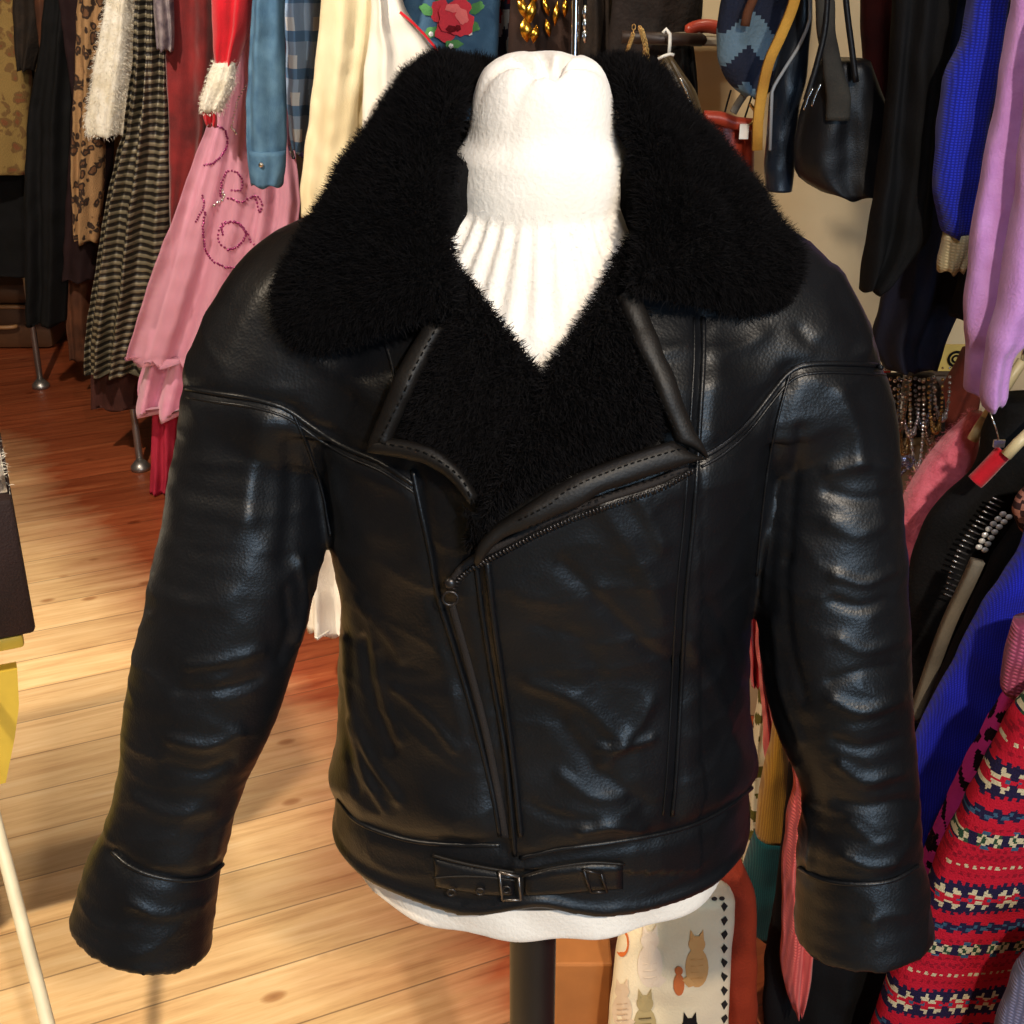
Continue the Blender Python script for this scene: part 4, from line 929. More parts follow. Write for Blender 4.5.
MB().tube([(q[0], q[1], .02), (q[0], q[1], 1.2), (q[0], q[1], ZC)], .0085, 16).build('pole', M_CHR, PO); MB().tube([(q[0], q[1], 0), (q[0], q[1], .012), (q[0], q[1], .03)], [.1, .1, .012], 24).build('base', M_CHR, PO)
gl('fur_coat', [(-60, 580, 612), (30, 580, 614), (120, 580, 616)], 2.98, M_DKBR, 'dark brown fur hanging just right of the chrome pole', 'coat', seed=26, th=.06)
o = gl('bead_string', [(-60, 583, 587), (0, 583, 587), (38, 583, 587)], 2.86, M_BLACKC, 'string of three silver beads right of the chrome pole', 'beads', th=.004, amp=0, rough_=0, res=.02)
for y_ in (12, 24, 36): MB().ball(P(585, y_, 2.845), (.006, .006, .014), 6).build('bead', M_CHR, o)

# white dress seen between sleeve and body
soft('long_white_dress', [(420, 296, 400), (545, 300, 400), (600, 304, 400), (622, 306, 400)], 2.45, M_WHITE, ztop=.93, th=.07, amp=.02, folds=4, seed=30, label='long white dress whose hem shows between the left sleeve and the body of the jacket', cat='dress', hem=.012)

# suitcase on the floor at the far left
M_CASE = plain('old_brown_leather', srgb(84, 54, 32), .5); M_CASE2 = plain('case_edge', srgb(150, 110, 70), .5)
q = P(18, 372, 4.9); SUI = thing('suitcase', (q[0]-.02, 4.9, 0), 'old brown suitcase lying on the floor at the far left under the rail', 'suitcase')
x0, x1 = P(-40, 350, 4.9)[0], P(64, 350, 4.9)[0]
MB().box((x0, 4.8, 0), (x1, 5.15, .17), .03).build('lower_shell', M_CASE, SUI); MB().box((x0, 4.8, .175), (x1, 5.15, .26), .03).build('lid', M_CASE, SUI)
MB().tube([(x0, 4.795, .172), ((x0+x1)/2, 4.795, .172), (x1, 4.795, .172)], .008, 8).build('edge_binding', M_CASE2, SUI)
MB().tube([((x0+x1)/2+.03+.05*math.cos(t), 4.785-.02*math.sin(t), .10+.0*t) for t in np.linspace(0, PI, 10)], .008, 8).build('handle', M_CASE2, SUI)
MB().box((x0+.02, 4.95, .265), (x1-.05, 5.1, .31), .02).build('folded_cloth', fabric('grey_green_cloth', srgb(70, 78, 60)), None, label='folded grey-green cloth lying on the brown suitcase', cat='cloth')
q = P(6, 280, 5.6); MB().box((q[0]-.25, 5.6, 0), (q[0]+.16, 5.8, .30), .02).build('storage_box', M_WHITE, None, label='pale storage box on the floor behind the brown suitcase', cat='box')

def rotz(objs, piv, ang):
    c, s = math.cos(ang), math.sin(ang)
    for o in objs:
        me = o.data; V = np.empty(len(me.vertices)*3, np.float32); me.vertices.foreach_get('co', V); V = V.reshape(-1, 3); g = ORG[o.name]; x = V[:, 0]+g[0]-piv[0]; y = V[:, 1]+g[1]-piv[1]
        V[:, 0] = x*c-y*s+piv[0]-g[0]; V[:, 1] = x*s+y*c+piv[1]-g[1]; me.vertices.foreach_set('co', V.ravel()); me.update()
# dark box with white fur on a yellow painted stand, bottom left
M_YEL = plain('mustard_paint', srgb(206, 178, 66), .45); M_DBOX = fabric('dark_brown_cloth', srgb(40, 24, 24), srgb(30, 18, 18), rough=.7)
Yb = 1.62; tl = P(22, 495, Yb); br_ = P(36, 630, Yb)
YS = thing('painted_stand', (tl[0]-.12, Yb+.12, 0), 'mustard yellow painted wooden stand at the left edge under the dark box', 'stand')
zt = br_[2]-.004; xr = P(25, 655, Yb)[0]
MB().box((xr-.74, Yb, zt-.022), (xr+.004, Yb+.26, zt), .006).build('top', M_YEL, YS)
# shaped apron
ys = np.linspace(664, 770, 14); ed = np.interp(ys, [664, 700, 730, 770], [22, 24, 20, 12]); pts = [P(e_, y_, Yb+.012) for e_, y_ in zip(ed, ys)]
V_ = []; n = len(pts)
for p_ in pts:
    for yy in (Yb+.012, Yb+.035): V_ += [(p_[0], yy, p_[2]), (xr-.70, yy, p_[2])]
Fc = []
for i in range(n-1):
    a = i*4; b = a+4; Fc += [(a, a+1, b+1, b), (a+2, b+2, b+3, a+3), (a, b, b+2, a+2), (a+1, a+3, b+3, b+1)]
Fc += [(0, 2, 3, 1), ((n-1)*4, (n-1)*4+1, (n-1)*4+3, (n-1)*4+2)]
mesh_obj('apron', V_, Fc, M_YEL, YS, smooth=False)
for (a, b) in ((xr-.68, Yb+.04), (xr-.68, Yb+.23), (xr-.33, Yb+.23), (xr-.33, Yb+.06)): MB().box((a-.015, b-.015, 0), (a+.015, b+.015, zt-.02), .004).build('leg', M_YEL, YS)
CB = MB().box((br_[0]-.70, Yb-.012, br_[2]), (br_[0], Yb+.28, tl[2]), .008).build('covered_box', M_DBOX, None, label='dark brown cloth covered box at the left edge on the mustard stand', cat='box')
nx = 60; V_ = []; Fc = []
x0 = br_[0]-.68; x1 = P(19, 470, Yb+.05)[0]
for i in range(nx):
    for j in range(30):
        u, v = i/(nx-1), j/29; e = min(1, min(u, 1-u)*5, min(v, 1-v)*5); hgt = .075*math.sqrt(max(0, 1-(1-e)**2))*(1-.3*u)
        V_.append((x0+(x1-x0)*u, Yb+.01+.22*v, tl[2]+.001+hgt+.01*noise.noise(Vector((u*6, v*6, 1)))*e))
Fc = [(i*30+j, (i+1)*30+j, (i+1)*30+j+1, i*30+j+1) for i in range(nx-1) for j in range(29)]
nb = len(V_); V_ += [(a, b, tl[2]+.0015) for a, b, c in V_]; Fc += [(nb+f[3], nb+f[2], nb+f[1], nb+f[0]) for f in Fc[:]]
o = mesh_obj('fur_stole', V_, Fc, animal('grey_white_fur', (.8, .77, .68), (.3, .25, .2), (.1, .08, .07), 20), None, label='white and grey fur stole heaped on the dark box at the left edge', cat='stole')
fuzz(o, 7000, .008, M_WS, .0003)
rotz([c for c in YS.children]+[CB, o]+list(o.children), (br_[0], Yb), math.radians(23))
# cream leg of a display stand at the bottom left
CS = thing('display_easel', P(60, 1024, 1.25)*[1, 1, 0], 'thin cream wooden easel leg leaning across the bottom left corner', 'easel')
a = P(-6, 815, 1.42); b = P(52, 1040, 1.22); d = (b-a)/np.linalg.norm(b-a); e = b+d*((b[2]-.01)/-d[2]); st = a-d*.35
M_CRW = plain('cream_paint', srgb(214, 204, 176), .4)
MB().tube([st, a, b, e], .009, 14).build('leg', M_CRW, CS)
MB().tube([st, (st[0]-.22, st[1]-.32, .01)], .009, 14).build('leg', M_CRW, CS)
MB().tube([st, (st[0]-.52, st[1]-.16, .01)], .009, 14).build('leg', M_CRW, CS)
# ------------------------------------------------------------------ right side: bags on hooks, two rails of clothes
M_DWOOD = plain('dark_wood', srgb(44, 30, 24), .5)
M_BRASS = plain('brass', srgb(190, 150, 90), .3, 1.0)
M_BLK = leather('bag_black_leather', (0.003, 0.003, 0.004), .42)
M_NAVYL = leather('bag_navy_leather', (0.006, 0.009, 0.015), .26)
M_REDL = leather('bag_red_leather', srgb(138, 50, 34), .32)
M_OLIVE = leather('olive_leather', srgb(66, 54, 36), .32)
def gr(name, rows, Y, mat, label, cat, group=None, ztop=None, **kw):
    return soft(name, rows, Y, mat, ztop=ztop, label=label, cat=cat, group=group, **kw)
gr('fur_coat', [(-110, 612, 706), (0, 612, 703), (20, 610, 702), (42, 608, 688), (60, 606, 660), (90, 606, 650)], 2.86, fabric('black_brown_fur', srgb(26, 17, 14), srgb(14, 9, 8), scale=20, bump=.7, bscale=100), 'black-brown fur coat above the peg with the chains', 'coat', ztop=1.6, th=.05, seed=40)
# peg rail with hooks
a = P(622, 37, 2.66); b = P(702, 40, 2.66)
PR = thing('peg_rail', ((a[0]+b[0])/2, 2.66, a[2]), 'short dark horizontal peg holding chains and a white hook behind the right collar', 'peg')
MB().tube([a, (a+b)/2, b], .012, 14).build('bar', M_DWOOD, PR)
MB().tube([(b[0], 2.66, b[2]), (b[0], 2.86, b[2]), (b[0], 3.03, b[2])], .010, 12).build('bracket', M_DWOOD, PR)
mb = MB(); mb.tube([P(x_, y_, 2.62) for x_, y_ in ((663, 33), (666, 29), (670, 34), (670, 44), (669, 54))], .0035, 8); mb.build('hook', plain('white_plastic', (.8, .78, .72), .35), PR, label='white hook')
for k, pts in enumerate((((634, 24), (633, 34), (629, 46), (625, 58), (623, 70)), ((640, 28), (643, 38), (645, 50), (642, 66), (640, 78)), ((642, 30), (646, 44), (648, 58), (650, 72), (652, 84)))):
    q = smooth_path([P(x_, y_, 2.60+k*.01) for x_, y_ in pts], 24); mb = MB()
    for i in range(23):
        c = (q[i]+q[i+1])/2; t = (q[i+1]-q[i]); t /= np.linalg.norm(t); s_ = np.array([0, 1, 0]) if i % 2 else np.cross(t, [0, 1, 0])
        mb.tube([c+t*math.cos(w_)*.0055+s_*math.sin(w_)*.0035 for w_ in np.linspace(0, 2*PI, 9)], .0011, 5, False)
    mb.build('gold_chain', M_BRASS, None, label=['short gold chain hooked left over the dark peg', 'middle gold chain looped over the dark peg', 'longest gold chain, rightmost on the dark peg'][k], cat='chain')
o = gr('leather_bag', [(56, 658, 672), (70, 660, 682), (90, 668, 696), (110, 680, 702), (128, 690, 704)], 2.60, M_OLIVE, 'olive leather bag with white piping hanging behind the right collar', 'bag', th=.03, amp=.004)
MB().tube([P(x_, y_, 2.55) for x_, y_ in ((658, 59), (664, 56), (670, 54), (674, 55))], .003, 8).build('piping', plain('white_piping', (.8, .78, .7), .4), o)
MB().tube(smooth_path([P(x_, y_, 2.56) for x_, y_ in ((680, 78), (686, 90), (691, 104), (694, 116))], 10), .003, 8).build('metal_trim', M_STEEL, o)
gr('black_cloth_bag', [(44, 672, 694), (60, 674, 696), (100, 684, 697), (114, 690, 698)], 2.70, M_BLACKC, 'black cloth bag beside the cream wall under the peg', 'bag', th=.02)
# red bag top (upper) and bag below
def rtube(nm, pts, Y, r, mat, parent, label=None): return MB().tube(smooth_path([P(x_, y_, Y) for x_, y_ in pts], 14), r, 12).build(nm, mat, parent, label=label)
MBt = MB().tube(smooth_path([P(x_, y_, 2.72) for x_, y_ in ((686, 33), (694, 28), (706, 26), (720, 28))], 14), [.006]+[.013]*12+[.010], 14)
MBt.build('leather_purse', M_REDL, None, label='small red leather purse lying on the shelf edge above the red bag', cat='purse')
q = P(712, 38, 2.74); MB().box((q[0]-.07, 2.70, q[2]-.012), (q[0]+.10, 3.03, q[2]+.004), .004).build('wall_shelf', plain('grey_shelf', srgb(150, 140, 120), .5), None, label='narrow grey shelf edge on the cream wall under the red purse', cat='shelf', smooth=False)
RB_ = gr('red_handbag', [(120, 702, 752), (128, 700, 754), (150, 712, 754), (180, 730, 753), (215, 738, 751)], 2.52, M_REDL, 'red leather handbag with a rolled top behind the right shoulder', 'handbag', th=.045, amp=.004)
rtube('rolled_top', ((704, 117), (720, 118), (735, 123), (752, 125)), 2.46, .012, M_REDL, RB_)
rtube('strap', ((724, 116), (727, 104), (731, 90)), 2.48, .0018, M_BLK, RB_, 'thin dark strap')
rtube('strap', ((744, 120), (748, 108), (753, 92)), 2.48, .0018, M_BLK, RB_, 'thin dark strap')
rtube('metal_ring', ((750, 104), (755, 112), (753, 122), (746, 126)), 2.45, .003, M_BRASS, RB_)
a = P(740, 124, 2.44); b = P(748, 139, 2.44); MB().box((a[0], 2.438, b[2]), (b[0], 2.441, a[2])).build('price_tag', plain('white_card', (.85, .84, .8), .6), RB_, smooth=False)
# chevron bag
def chev(cen):
    u = (cen[:, 0]-chev.x0)/.088; v = cen[:, 2]/.058; s_ = np.abs((u+0.5) % 1-.5)*2; t = (v+s_*.75); k = np.floor(t).astype(int) % 2; fr_ = t-np.floor(t)
    pal = np.array([srgb(30, 36, 54), srgb(92, 116, 134)]); c = pal[k]; return c*(0.85+.3*(1-fr_))[:, None] if False else c
chev.x0 = P(744, 60, 2.4)[0]
o = gr('chevron_bag', [(-70, 748, 775), (-30, 733, 790), (0, 722, 798), (30, 716, 798), (58, 716, 792), (78, 724, 782), (90, 734, 772), (96, 745, 762)], 2.40, col_attr('woven_chevron', bump=.8, bscale=160), 'blue-grey chevron patterned cloth bag hanging at the top right', 'bag', th=.04, amp=.003, uvcells=chev, res=.006, n=110)
rtube('strap', ((744, 95), (738, 104), (733, 113)), 2.42, .007, fabric('grey_web', srgb(120, 112, 100)), o)
MB().tube(smooth_path([P(x_, y_, 2.33) for x_, y_ in ((745, 26), (748, 12), (755, -6), (760, -30))], 14), [.008]*14, 10).build('zip_opening', M_RUST, o, label='brown zip opening')
def ribbon(nm, pts, Y, w_, mat, parent=None, th=.004, **kw):
    q = smooth_path([P(x_, y_, Y) for x_, y_ in pts], 30); T = np.gradient(q, axis=0); T /= np.linalg.norm(T, axis=1)[:, None]; S_ = np.cross(T, [0, 1, 0]); S_ /= np.linalg.norm(S_, axis=1)[:, None]
    V_ = []; 
    for k in range(30):
        for a_, b_ in ((-1, -1), (-.9, -1.3), (0, -1.5), (.9, -1.3), (1, -1), (1, 1), (-1, 1)): V_.append(q[k]+S_[k]*w_*a_+np.array([0, th*b_, 0]))
    Fc = [(k*7+j, k*7+(j+1) % 7, (k+1)*7+(j+1) % 7, (k+1)*7+j) for k in range(29) for j in range(7)]+[tuple(range(7))[::-1], tuple(29*7+j for j in range(7))]
    return mesh_obj(nm, V_, Fc, mat, parent, **kw)
ribbon('bag_strap', ((801, -30), (793, 5), (781, 35), (769, 62), (762, 92), (758, 120), (757, 150)), 2.24, .0085, fabric('mustard_webbing', srgb(196, 148, 60), srgb(160, 114, 44)), label='long mustard yellow strap curving down past the chevron bag', cat='strap')
o = gr('navy_handbag', [(-40, 798, 812), (0, 792, 812), (40, 782, 810), (80, 772, 806), (100, 769, 800), (130, 768, 796), (165, 764, 794), (190, 766, 792)], 2.32, M_NAVYL, 'slim glossy navy leather bag between the mustard strap and the black handbag', 'handbag', th=.025, amp=.001, folds=.5, hem=0, seed=41)
rtube('piping', ((810, -10), (810, 18), (800, 44), (784, 70), (772, 92), (770, 118), (770, 150)), 2.285, .0028, plain('pale_piping', srgb(150, 155, 160), .3), o, 'pale shiny piping')
o = gr('suede_strap', [(-60, 812, 830), (0, 816, 834), (40, 818, 836), (95, 826, 850), (120, 826, 850)], 2.18, fabric('dark_grey_suede', srgb(58, 56, 50), srgb(36, 34, 32)), 'dark grey suede strap falling onto the black handbag', 'strap', th=.012, folds=.5, amp=.001, hem=0)
o = gr('black_handbag', [(60, 824, 868), (90, 812, 880), (112, 800, 890), (150, 795, 894), (175, 796, 897), (186, 806, 892), (194, 830, 880)], 2.24, M_BLK, 'large black leather handbag with two handles right of the navy bag', 'handbag', th=.05, amp=.004, seed=42)
rtube('handle', ((806, 100), (818, 60), (826, 20), (828, -40)), 2.17, .005, M_BLK, o); rtube('handle', ((856, 82), (852, 50), (846, 0), (845, -40)), 2.17, .005, M_BLK, o)
for x_ in ((804, 110), (812, 106)): rtube('buckle', (x_, (x_[0]+4, x_[1]-12), (x_[0]+9, x_[1]-22)), 2.165, .0022, M_STEEL, o)
# ---- upper rail
UR = thing('upper_rail', P(930, 60, 2.2)*[1, 1, 0], 'metal wall rail carrying the jumpers along the right wall, upper of two', 'clothes rail')
r0, r1 = np.array([.62, 2.75, 1.74]), np.array([1.05, 1.45, 1.74]); MB().tube([r0, (r0+r1)/2, r1], .013, 12).build('rail', M_METAL, UR)
for q in (r0, r1): MB().tube([q, q+[0, 0, .45], [q[0], q[1], ZC]], .008, 10).build('hanger_rod', M_METAL, UR)
G2 = 'clothes on the upper right rail'
ZU = 1.72
def gu(name, rows, Y, mat, label, cat, **kw): return soft(name, rows, Y, mat, ztop=ZU, label=label, cat=cat, group=G2, **kw)
gu('wool_coat', [(-60, 858, 912), (0, 860, 910), (80, 864, 908), (150, 878, 905), (172, 884, 900)], 2.36, fabric('maroon_wool', srgb(78, 22, 18), srgb(50, 14, 12)), 'maroon wool coat between the black handbag and the black coat', 'coat', seed=43, th=.03)
gu('wool_coat', [(-60, 892, 966), (0, 894, 955), (80, 888, 945), (180, 876, 935), (240, 866, 930), (288, 860, 888)], 2.12, M_BLACKC, 'long black coat sleeve right of the black handbag, ending above the navy coat hem', 'coat', seed=44, th=.04, amp=.015)
gu('wool_coat', [(-60, 925, 985), (100, 915, 980), (220, 898, 972), (300, 882, 962), (340, 872, 942), (360, 880, 936), (366, 884, 934)], 2.22, fabric('navy_wool', (0.006, 0.007, 0.022), (0.004, 0.004, 0.010)), 'dark navy coat hanging behind the black one, lower hem', 'coat', seed=45, th=.04, amp=.015)
M_BLUE = knit('royal_blue_knit', srgb(34, 52, 205), srgb(18, 28, 140), 150)
o = gu('blue_jumper', [(-60, 968, 1012), (0, 970, 1006), (40, 962, 1002), (80, 944, 996), (130, 936, 986), (190, 934, 978), (234, 943, 970)], 2.00, M_BLUE, 'royal blue ribbed jumper sleeve with a cream cuff', 'jumper', seed=46, th=.035, amp=.004, folds=1)
soft('cream_cuff', [(232, 944, 971), (250, 942, 970), (266, 936, 965), (270, 938, 962)], 2.00, knit('cream_rib', srgb(210, 200, 160)), parent=o, th=.03, amp=.003, label='cream ribbed cuff')
gu('black_jumper', [(-60, 986, 1040), (60, 990, 1040), (160, 976, 1040), (250, 966, 1030), (318, 950, 985)], 2.10, M_BLACKC, 'black jumper behind the royal blue sleeve', 'jumper', seed=47, th=.03)
M_LIL = fabric('lilac_knit', srgb(204, 150, 218), srgb(190, 134, 204), scale=30, bump=.35, bscale=260, sheen=.3)
o = gu('lilac_jumper', [(-60, 1016, 1060), (0, 1014, 1062), (60, 1004, 1052), (140, 990, 1042), (220, 974, 1030), (300, 966, 1010), (336, 964, 998), (345, 968, 992), (393, 966, 990)], 1.88, M_LIL, 'lilac fine-knit jumper at the right edge, both sleeves hanging down', 'jumper', seed=48, th=.035, amp=.006, folds=1)
soft('sleeve', [(60, 1030, 1080), (140, 1022, 1072), (220, 1012, 1058), (300, 1000, 1046), (338, 988, 1030), (350, 986, 1012), (400, 980, 1006), (406, 984, 1000)], 1.80, M_LIL, parent=o, seed=49, th=.035, amp=.005, folds=1, ztop=1.5)
# yellow sign on the wall
a = P(932, 345, 2.9); b = P(968, 371, 2.9)
SG = thing('yellow_sign', ((a[0]+b[0])/2, 2.9, b[2]), 'small yellow card with a black round emblem below the navy coat', 'sign')
MB().box((a[0], 2.9, b[2]), (b[0], 2.906, a[2])).build('card', plain('yellow_card', srgb(206, 180, 96), .6), SG, smooth=False)
c = P(956, 359, 2.895); mb = MB(); mb.tube([c+np.array([math.cos(t)*.017, 0, math.sin(t)*.017]) for t in np.linspace(.4, 2*PI+.1, 24)], .0032, 6); mb.tube([c+np.array([math.cos(t)*.008, 0, math.sin(t)*.008]) for t in np.linspace(.6, 5.8, 16)], .0024, 6); mb.build('round_emblem', M_BLACKC, SG)
MB().box((P(925, 330, 3.03)[0], 2.908, P(960, 375, 2.95)[2]-.02), (P(990, 340, 3.03)[0], 3.045, P(960, 371, 2.95)[2])).build('sign_ledge', M_DWOOD, SG)
# ---- necklaces
G3 = 'bead necklaces on the stand behind the right sleeve'
cols_ = [((.75, .76, .8), 'silver'), ((.25, .28, .4), 'blue-grey'), ((.5, .35, .28), 'bronze'), (srgb(190, 160, 110), 'gold'), ((.6, .6, .7), 'crystal')]
NS = thing('necklace_stand', P(918, 372, 2.3)*[1, 1, 0], 'dark stand draped with bead necklaces behind the right sleeve', 'stand')
q = P(912, 368, 2.3); MB().tube([(q[0]-.09, 2.3, q[2]), (q[0], 2.3, q[2]), (q[0]+.03, 2.3, q[2])], .006, 10).build('bar', M_METAL, NS); MB().tube([(q[0]+.0, 2.33, .012), (q[0], 2.33, .4), (q[0], 2.32, q[2])], .008, 10).build('post', M_METAL, NS); MB().tube([(q[0], 2.33, 0), (q[0], 2.33, .02)], .12, 24).build('base', M_METAL, NS)
gr('velvet_backing', [(374, 884, 934), (400, 884, 946), (460, 884, 944), (540, 886, 930)], 2.345, M_DKBR, None, None, parent=NS, th=.012, amp=.002)
for k in range(10):
    x0 = 886+k*6.2; ln = [70, 92, 60, 84, 66, 100, 58, 74, 62, 50][k]; wd = [9, 7, 8, 6, 9, 7, 8, 6, 7, 8][k]; Yk = 2.27-.012*(k % 3)
    cc, nm = cols_[k % 5]; m_ = plain('beads_'+nm.replace('-', '_'), cc, .12, .9)
    mb = MB(); n = 66 if ln > 80 else 36
    for i in range(n):
        t = i/(n-1); ang_ = PI*t; x_ = x0-wd*math.cos(ang_); y_ = 368+ln*math.sin(ang_)**.7; r = .0032*(1+1.3*math.exp(-((t-.5)/.12)**2))*(1+.3*math.sin(i*2.3))
        mb.ball(P(x_, y_, Yk), (r, r, r), 4)
    lab = '%s bead necklace %s on the stand behind the right sleeve' % (nm, ['hanging at the left end', 'second from the left', 'third from the left', 'fourth from the left', 'left of the middle', 'longest of the row', 'right of the longest one', 'third from the right', 'second from the right', 'at the right end'][k])
    mb.build('bead_necklace', m_, None, label=lab, cat='necklace', group=G3)
h = P(902, 464, 2.2); mb = MB(); 
for i in range(26): 
    t = 2*PI*i/26; mb.ball(h+np.array([16*math.sin(t)**3, 0, (13*math.cos(t)-5*math.cos(2*t)-2*math.cos(3*t)-math.cos(4*t))])*.0013, .0035, 4)
for i in range(40): mb.ball(h+np.array([random.uniform(-.013, .013), -.003, random.uniform(-.010, .010)]), .004, 4)
mb.build('crystal_heart', plain('blue_crystal', (.45, .5, .8), .08, .9), None, label='sparkling blue crystal heart pendant beside the pink jumper', cat='pendant')
gr('red_strap', [(356, 884, 892), (370, 882, 892), (392, 882, 889)], 2.40, M_RED, 'short red strap showing just right of the shoulder seam', 'strap', th=.006, amp=.001)
M_RBR = fabric('russet_velour', srgb(110, 44, 30), srgb(66, 24, 18), scale=14)
gr('russet_cardigan', [(350, 964, 982), (380, 950, 980), (430, 920, 972), (480, 896, 950), (560, 890, 930)], 2.42, M_RBR, 'russet brown cardigan behind the pink angora jumper', 'cardigan', th=.04, seed=50)
# ---- lower rail
LR = thing('jumper_rail', P(960, 430, 1.9)*[1, 1, 0], 'lower metal rail under the hanging jumpers on the right', 'clothes rail')
r0, r1 = np.array([.93, 2.02, .86]), np.array([1.06, 1.15, .86]); MB().tube([r0, (r0+r1)/2, r1], .012, 12).build('rail', M_METAL, LR)
for q in (r0, r1): MB().tube([q*[1, 1, 0], q*[1, 1, .5], q], .010, 10).build('post', M_METAL, LR)
G4 = 'knitwear on the lower right rail'
M_PINK = fabric('pink_angora', srgb(242, 124, 146), srgb(222, 102, 124), scale=60, bump=.5, bscale=200, sheen=.5)
M_HANG = plain('pale_wood', srgb(214, 196, 150), .4)
def gw(name, rows, Y, mat, label, cat, **kw): return soft(name, rows, Y, mat, label=label, cat=cat, group=G4, **kw)
o = gw('pink_jumper', [(414, 972, 987), (430, 956, 978), (450, 938, 976), (470, 920, 974), (490, 908, 950), (520, 898, 920), (545, 890, 914), (570, 880, 906)], 1.98, M_PINK, 'fluffy pink angora jumper on a pale hanger, first on the low rail', 'jumper', seed=51, th=.035, amp=.004, folds=1)
M_PS, _n, _b = new_mat('pink_fibre'); _b.inputs['Base Color'].default_value = c4(srgb(240, 130, 145)); fuzz(o, 9000, .005, M_PS, .0002)
def hanger(x0, y0, x1, y1, Y, label):
    a, b = P(x0, y0, Y), P(x1, y1, Y); H_ = thing('coat_hanger', b, label, 'hanger'); MB().tube([a, (a+b)/2+[0, 0, .002], b], .0085, 12).build('shoulder_bar', M_HANG, H_)
    c = b+(b-a)/np.linalg.norm(b-a)*.10; MB().tube([b, c, c+[.03, 0, -.02], c+[.13, 0, -.09]], .0085, 12).build('shoulder_bar', M_HANG, H_); MB().tube([c, c+[0, 0, .03], c+[.02, 0, .05], c+[.012, 0, .07]], .0025, 8).build('hook', M_STEEL, H_)
hanger(972, 440, 986, 418, 1.90, 'pale wooden hanger inside the pink angora jumper')
hanger(1006, 456, 1030, 432, 1.74, 'pale wooden hanger inside the black beaded cardigan')
BC = gw('black_cardigan', [(400, 1000, 1100), (430, 984, 1100), (458, 980, 1100), (478, 970, 1090), (500, 944, 1080), (522, 926, 1070), (550, 915, 1060), (590, 907, 1040), (620, 905, 1000), (700, 900, 975), (820, 890, 960)], 1.84, fabric('black_knit', (.008, .008, .009), (.004, .004, .004), bscale=200, bump=.5, spec=.15), 'black cardigan with silver bead trim beside the pink jumper', 'cardigan', seed=52, th=.045, amp=.008)
rtube('red_lining', ((975, 482), (985, 472), (998, 458), (1004, 452)), 1.76, .013, M_RED, BC, 'bright red lining')
MB().tube([P(990, 412, 1.74), P(996, 428, 1.74), P(999, 440, 1.74)], .0012, 6).build('tag_string', M_STEEL, BC)
a, b = P(994, 440, 1.735), P(1004, 447, 1.735); MB().box((a[0], 1.733, b[2]), (b[0], 1.737, a[2])).build('silver_tag', M_STEEL, BC, smooth=False)
SB = plain('white_pearl', (.9, .9, .88), .15, .3); q = smooth_path([(982, 548), (986, 540), (991, 531), (998, 523), (1006, 515)], 7)
mb = MB()
for x_, y_ in q:
    mb.ball(P(x_-3, y_-1, 1.755), (.0055, .0035, .0045), 5); mb.ball(P(x_+3, y_+2, 1.755), (.0055, .0035, .0045), 5)
mb.build('silver_bead_trim', SB, BC); q = smooth_path([(950, 596), (956, 570), (966, 545), (985, 518), (998, 500)], 20)
for k, (x_, y_) in enumerate(q):
    c = P(x_, y_, 1.76); mb2 = MB() if k == 0 else mb2; mb2.tube([c+[-.009, 0, .004], c, c+[.009, 0, -.004]], .0017, 6)
mb2.build('ribbed_bead_trim', plain('gunmetal', (.25, .25, .26), .25, .8), BC)
gw('brown_plaid_jacket', [(484, 1030, 1100), (496, 1016, 1100), (510, 1012, 1100), (530, 1020, 1100)], 1.66, col_attr('brown_check'), 'brown checked cuff at the right edge beside the bead trim', 'jacket', seed=53, th=.02, res=.005, uvcells=lambda c: np.where(((np.floor(c[:, 0]/.009)+np.floor(c[:, 2]/.009)) % 2 < 1)[:, None], np.array(srgb(150, 100, 84)), np.array(srgb(50, 30, 30))))
gw('wool_top', [(520, 1020, 1100), (560, 990, 1080), (620, 965, 1060), (700, 930, 1000), (800, 905, 960)], 1.74, M_BLACKC, 'black wool top between the beaded cardigan and the royal blue jumper', 'top', seed=54, th=.03)
ribbon('grey_scarf', ((978, 560), (968, 582), (952, 615), (940, 645), (926, 685), (914, 720)), 1.66, .009, fabric('grey_beige_wool', srgb(116, 106, 90), srgb(90, 82, 70)), th=.006, label='narrow grey-beige scarf lying between the black top and the royal blue jumper', cat='scarf')
gw('royal_blue_jumper', [(520, 1030, 1120), (560, 1016, 1110), (600, 985, 1100), (640, 965, 1080), (700, 935, 1060), (740, 915, 1040), (800, 898, 960), (860, 900, 925), (880, 902, 916)], 1.60, knit('deep_blue_mohair', srgb(30, 42, 208), srgb(14, 20, 140), 260), 'deep royal blue jumper low on the right above the fair isle knit', 'jumper', seed=55, th=.035, amp=.01)
def mleo(cen):
    v = fnoise(cen*np.array([1, 1, 1.0]), 46, 12); c = np.tile(np.array(srgb(222, 60, 152)), (len(cen), 1)); c[v > .15] = srgb(28, 8, 20); return c
gw('magenta_leopard_cardigan', [(660, 1020, 1110), (690, 1008, 1100), (720, 990, 1090), (780, 957, 1060), (830, 936, 1040), (880, 915, 1000), (900, 908, 960)], 1.52, col_attr('magenta_leopard_knit'), 'magenta and black leopard knit between the royal blue and the fair isle jumpers', 'cardigan', seed=56, th=.035, amp=.008, uvcells=mleo, res=.004, n=180)
gw('pink_ribbed_jumper', [(622, 1014, 1110), (650, 1006, 1110), (686, 1000, 1110), (696, 1004, 1110)], 1.46, knit('mauve_rib', srgb(196, 96, 130), srgb(140, 60, 90), 110), 'mauve ribbed cuff at the right edge above the fair isle jumper', 'jumper', seed=57, th=.03, amp=.004)
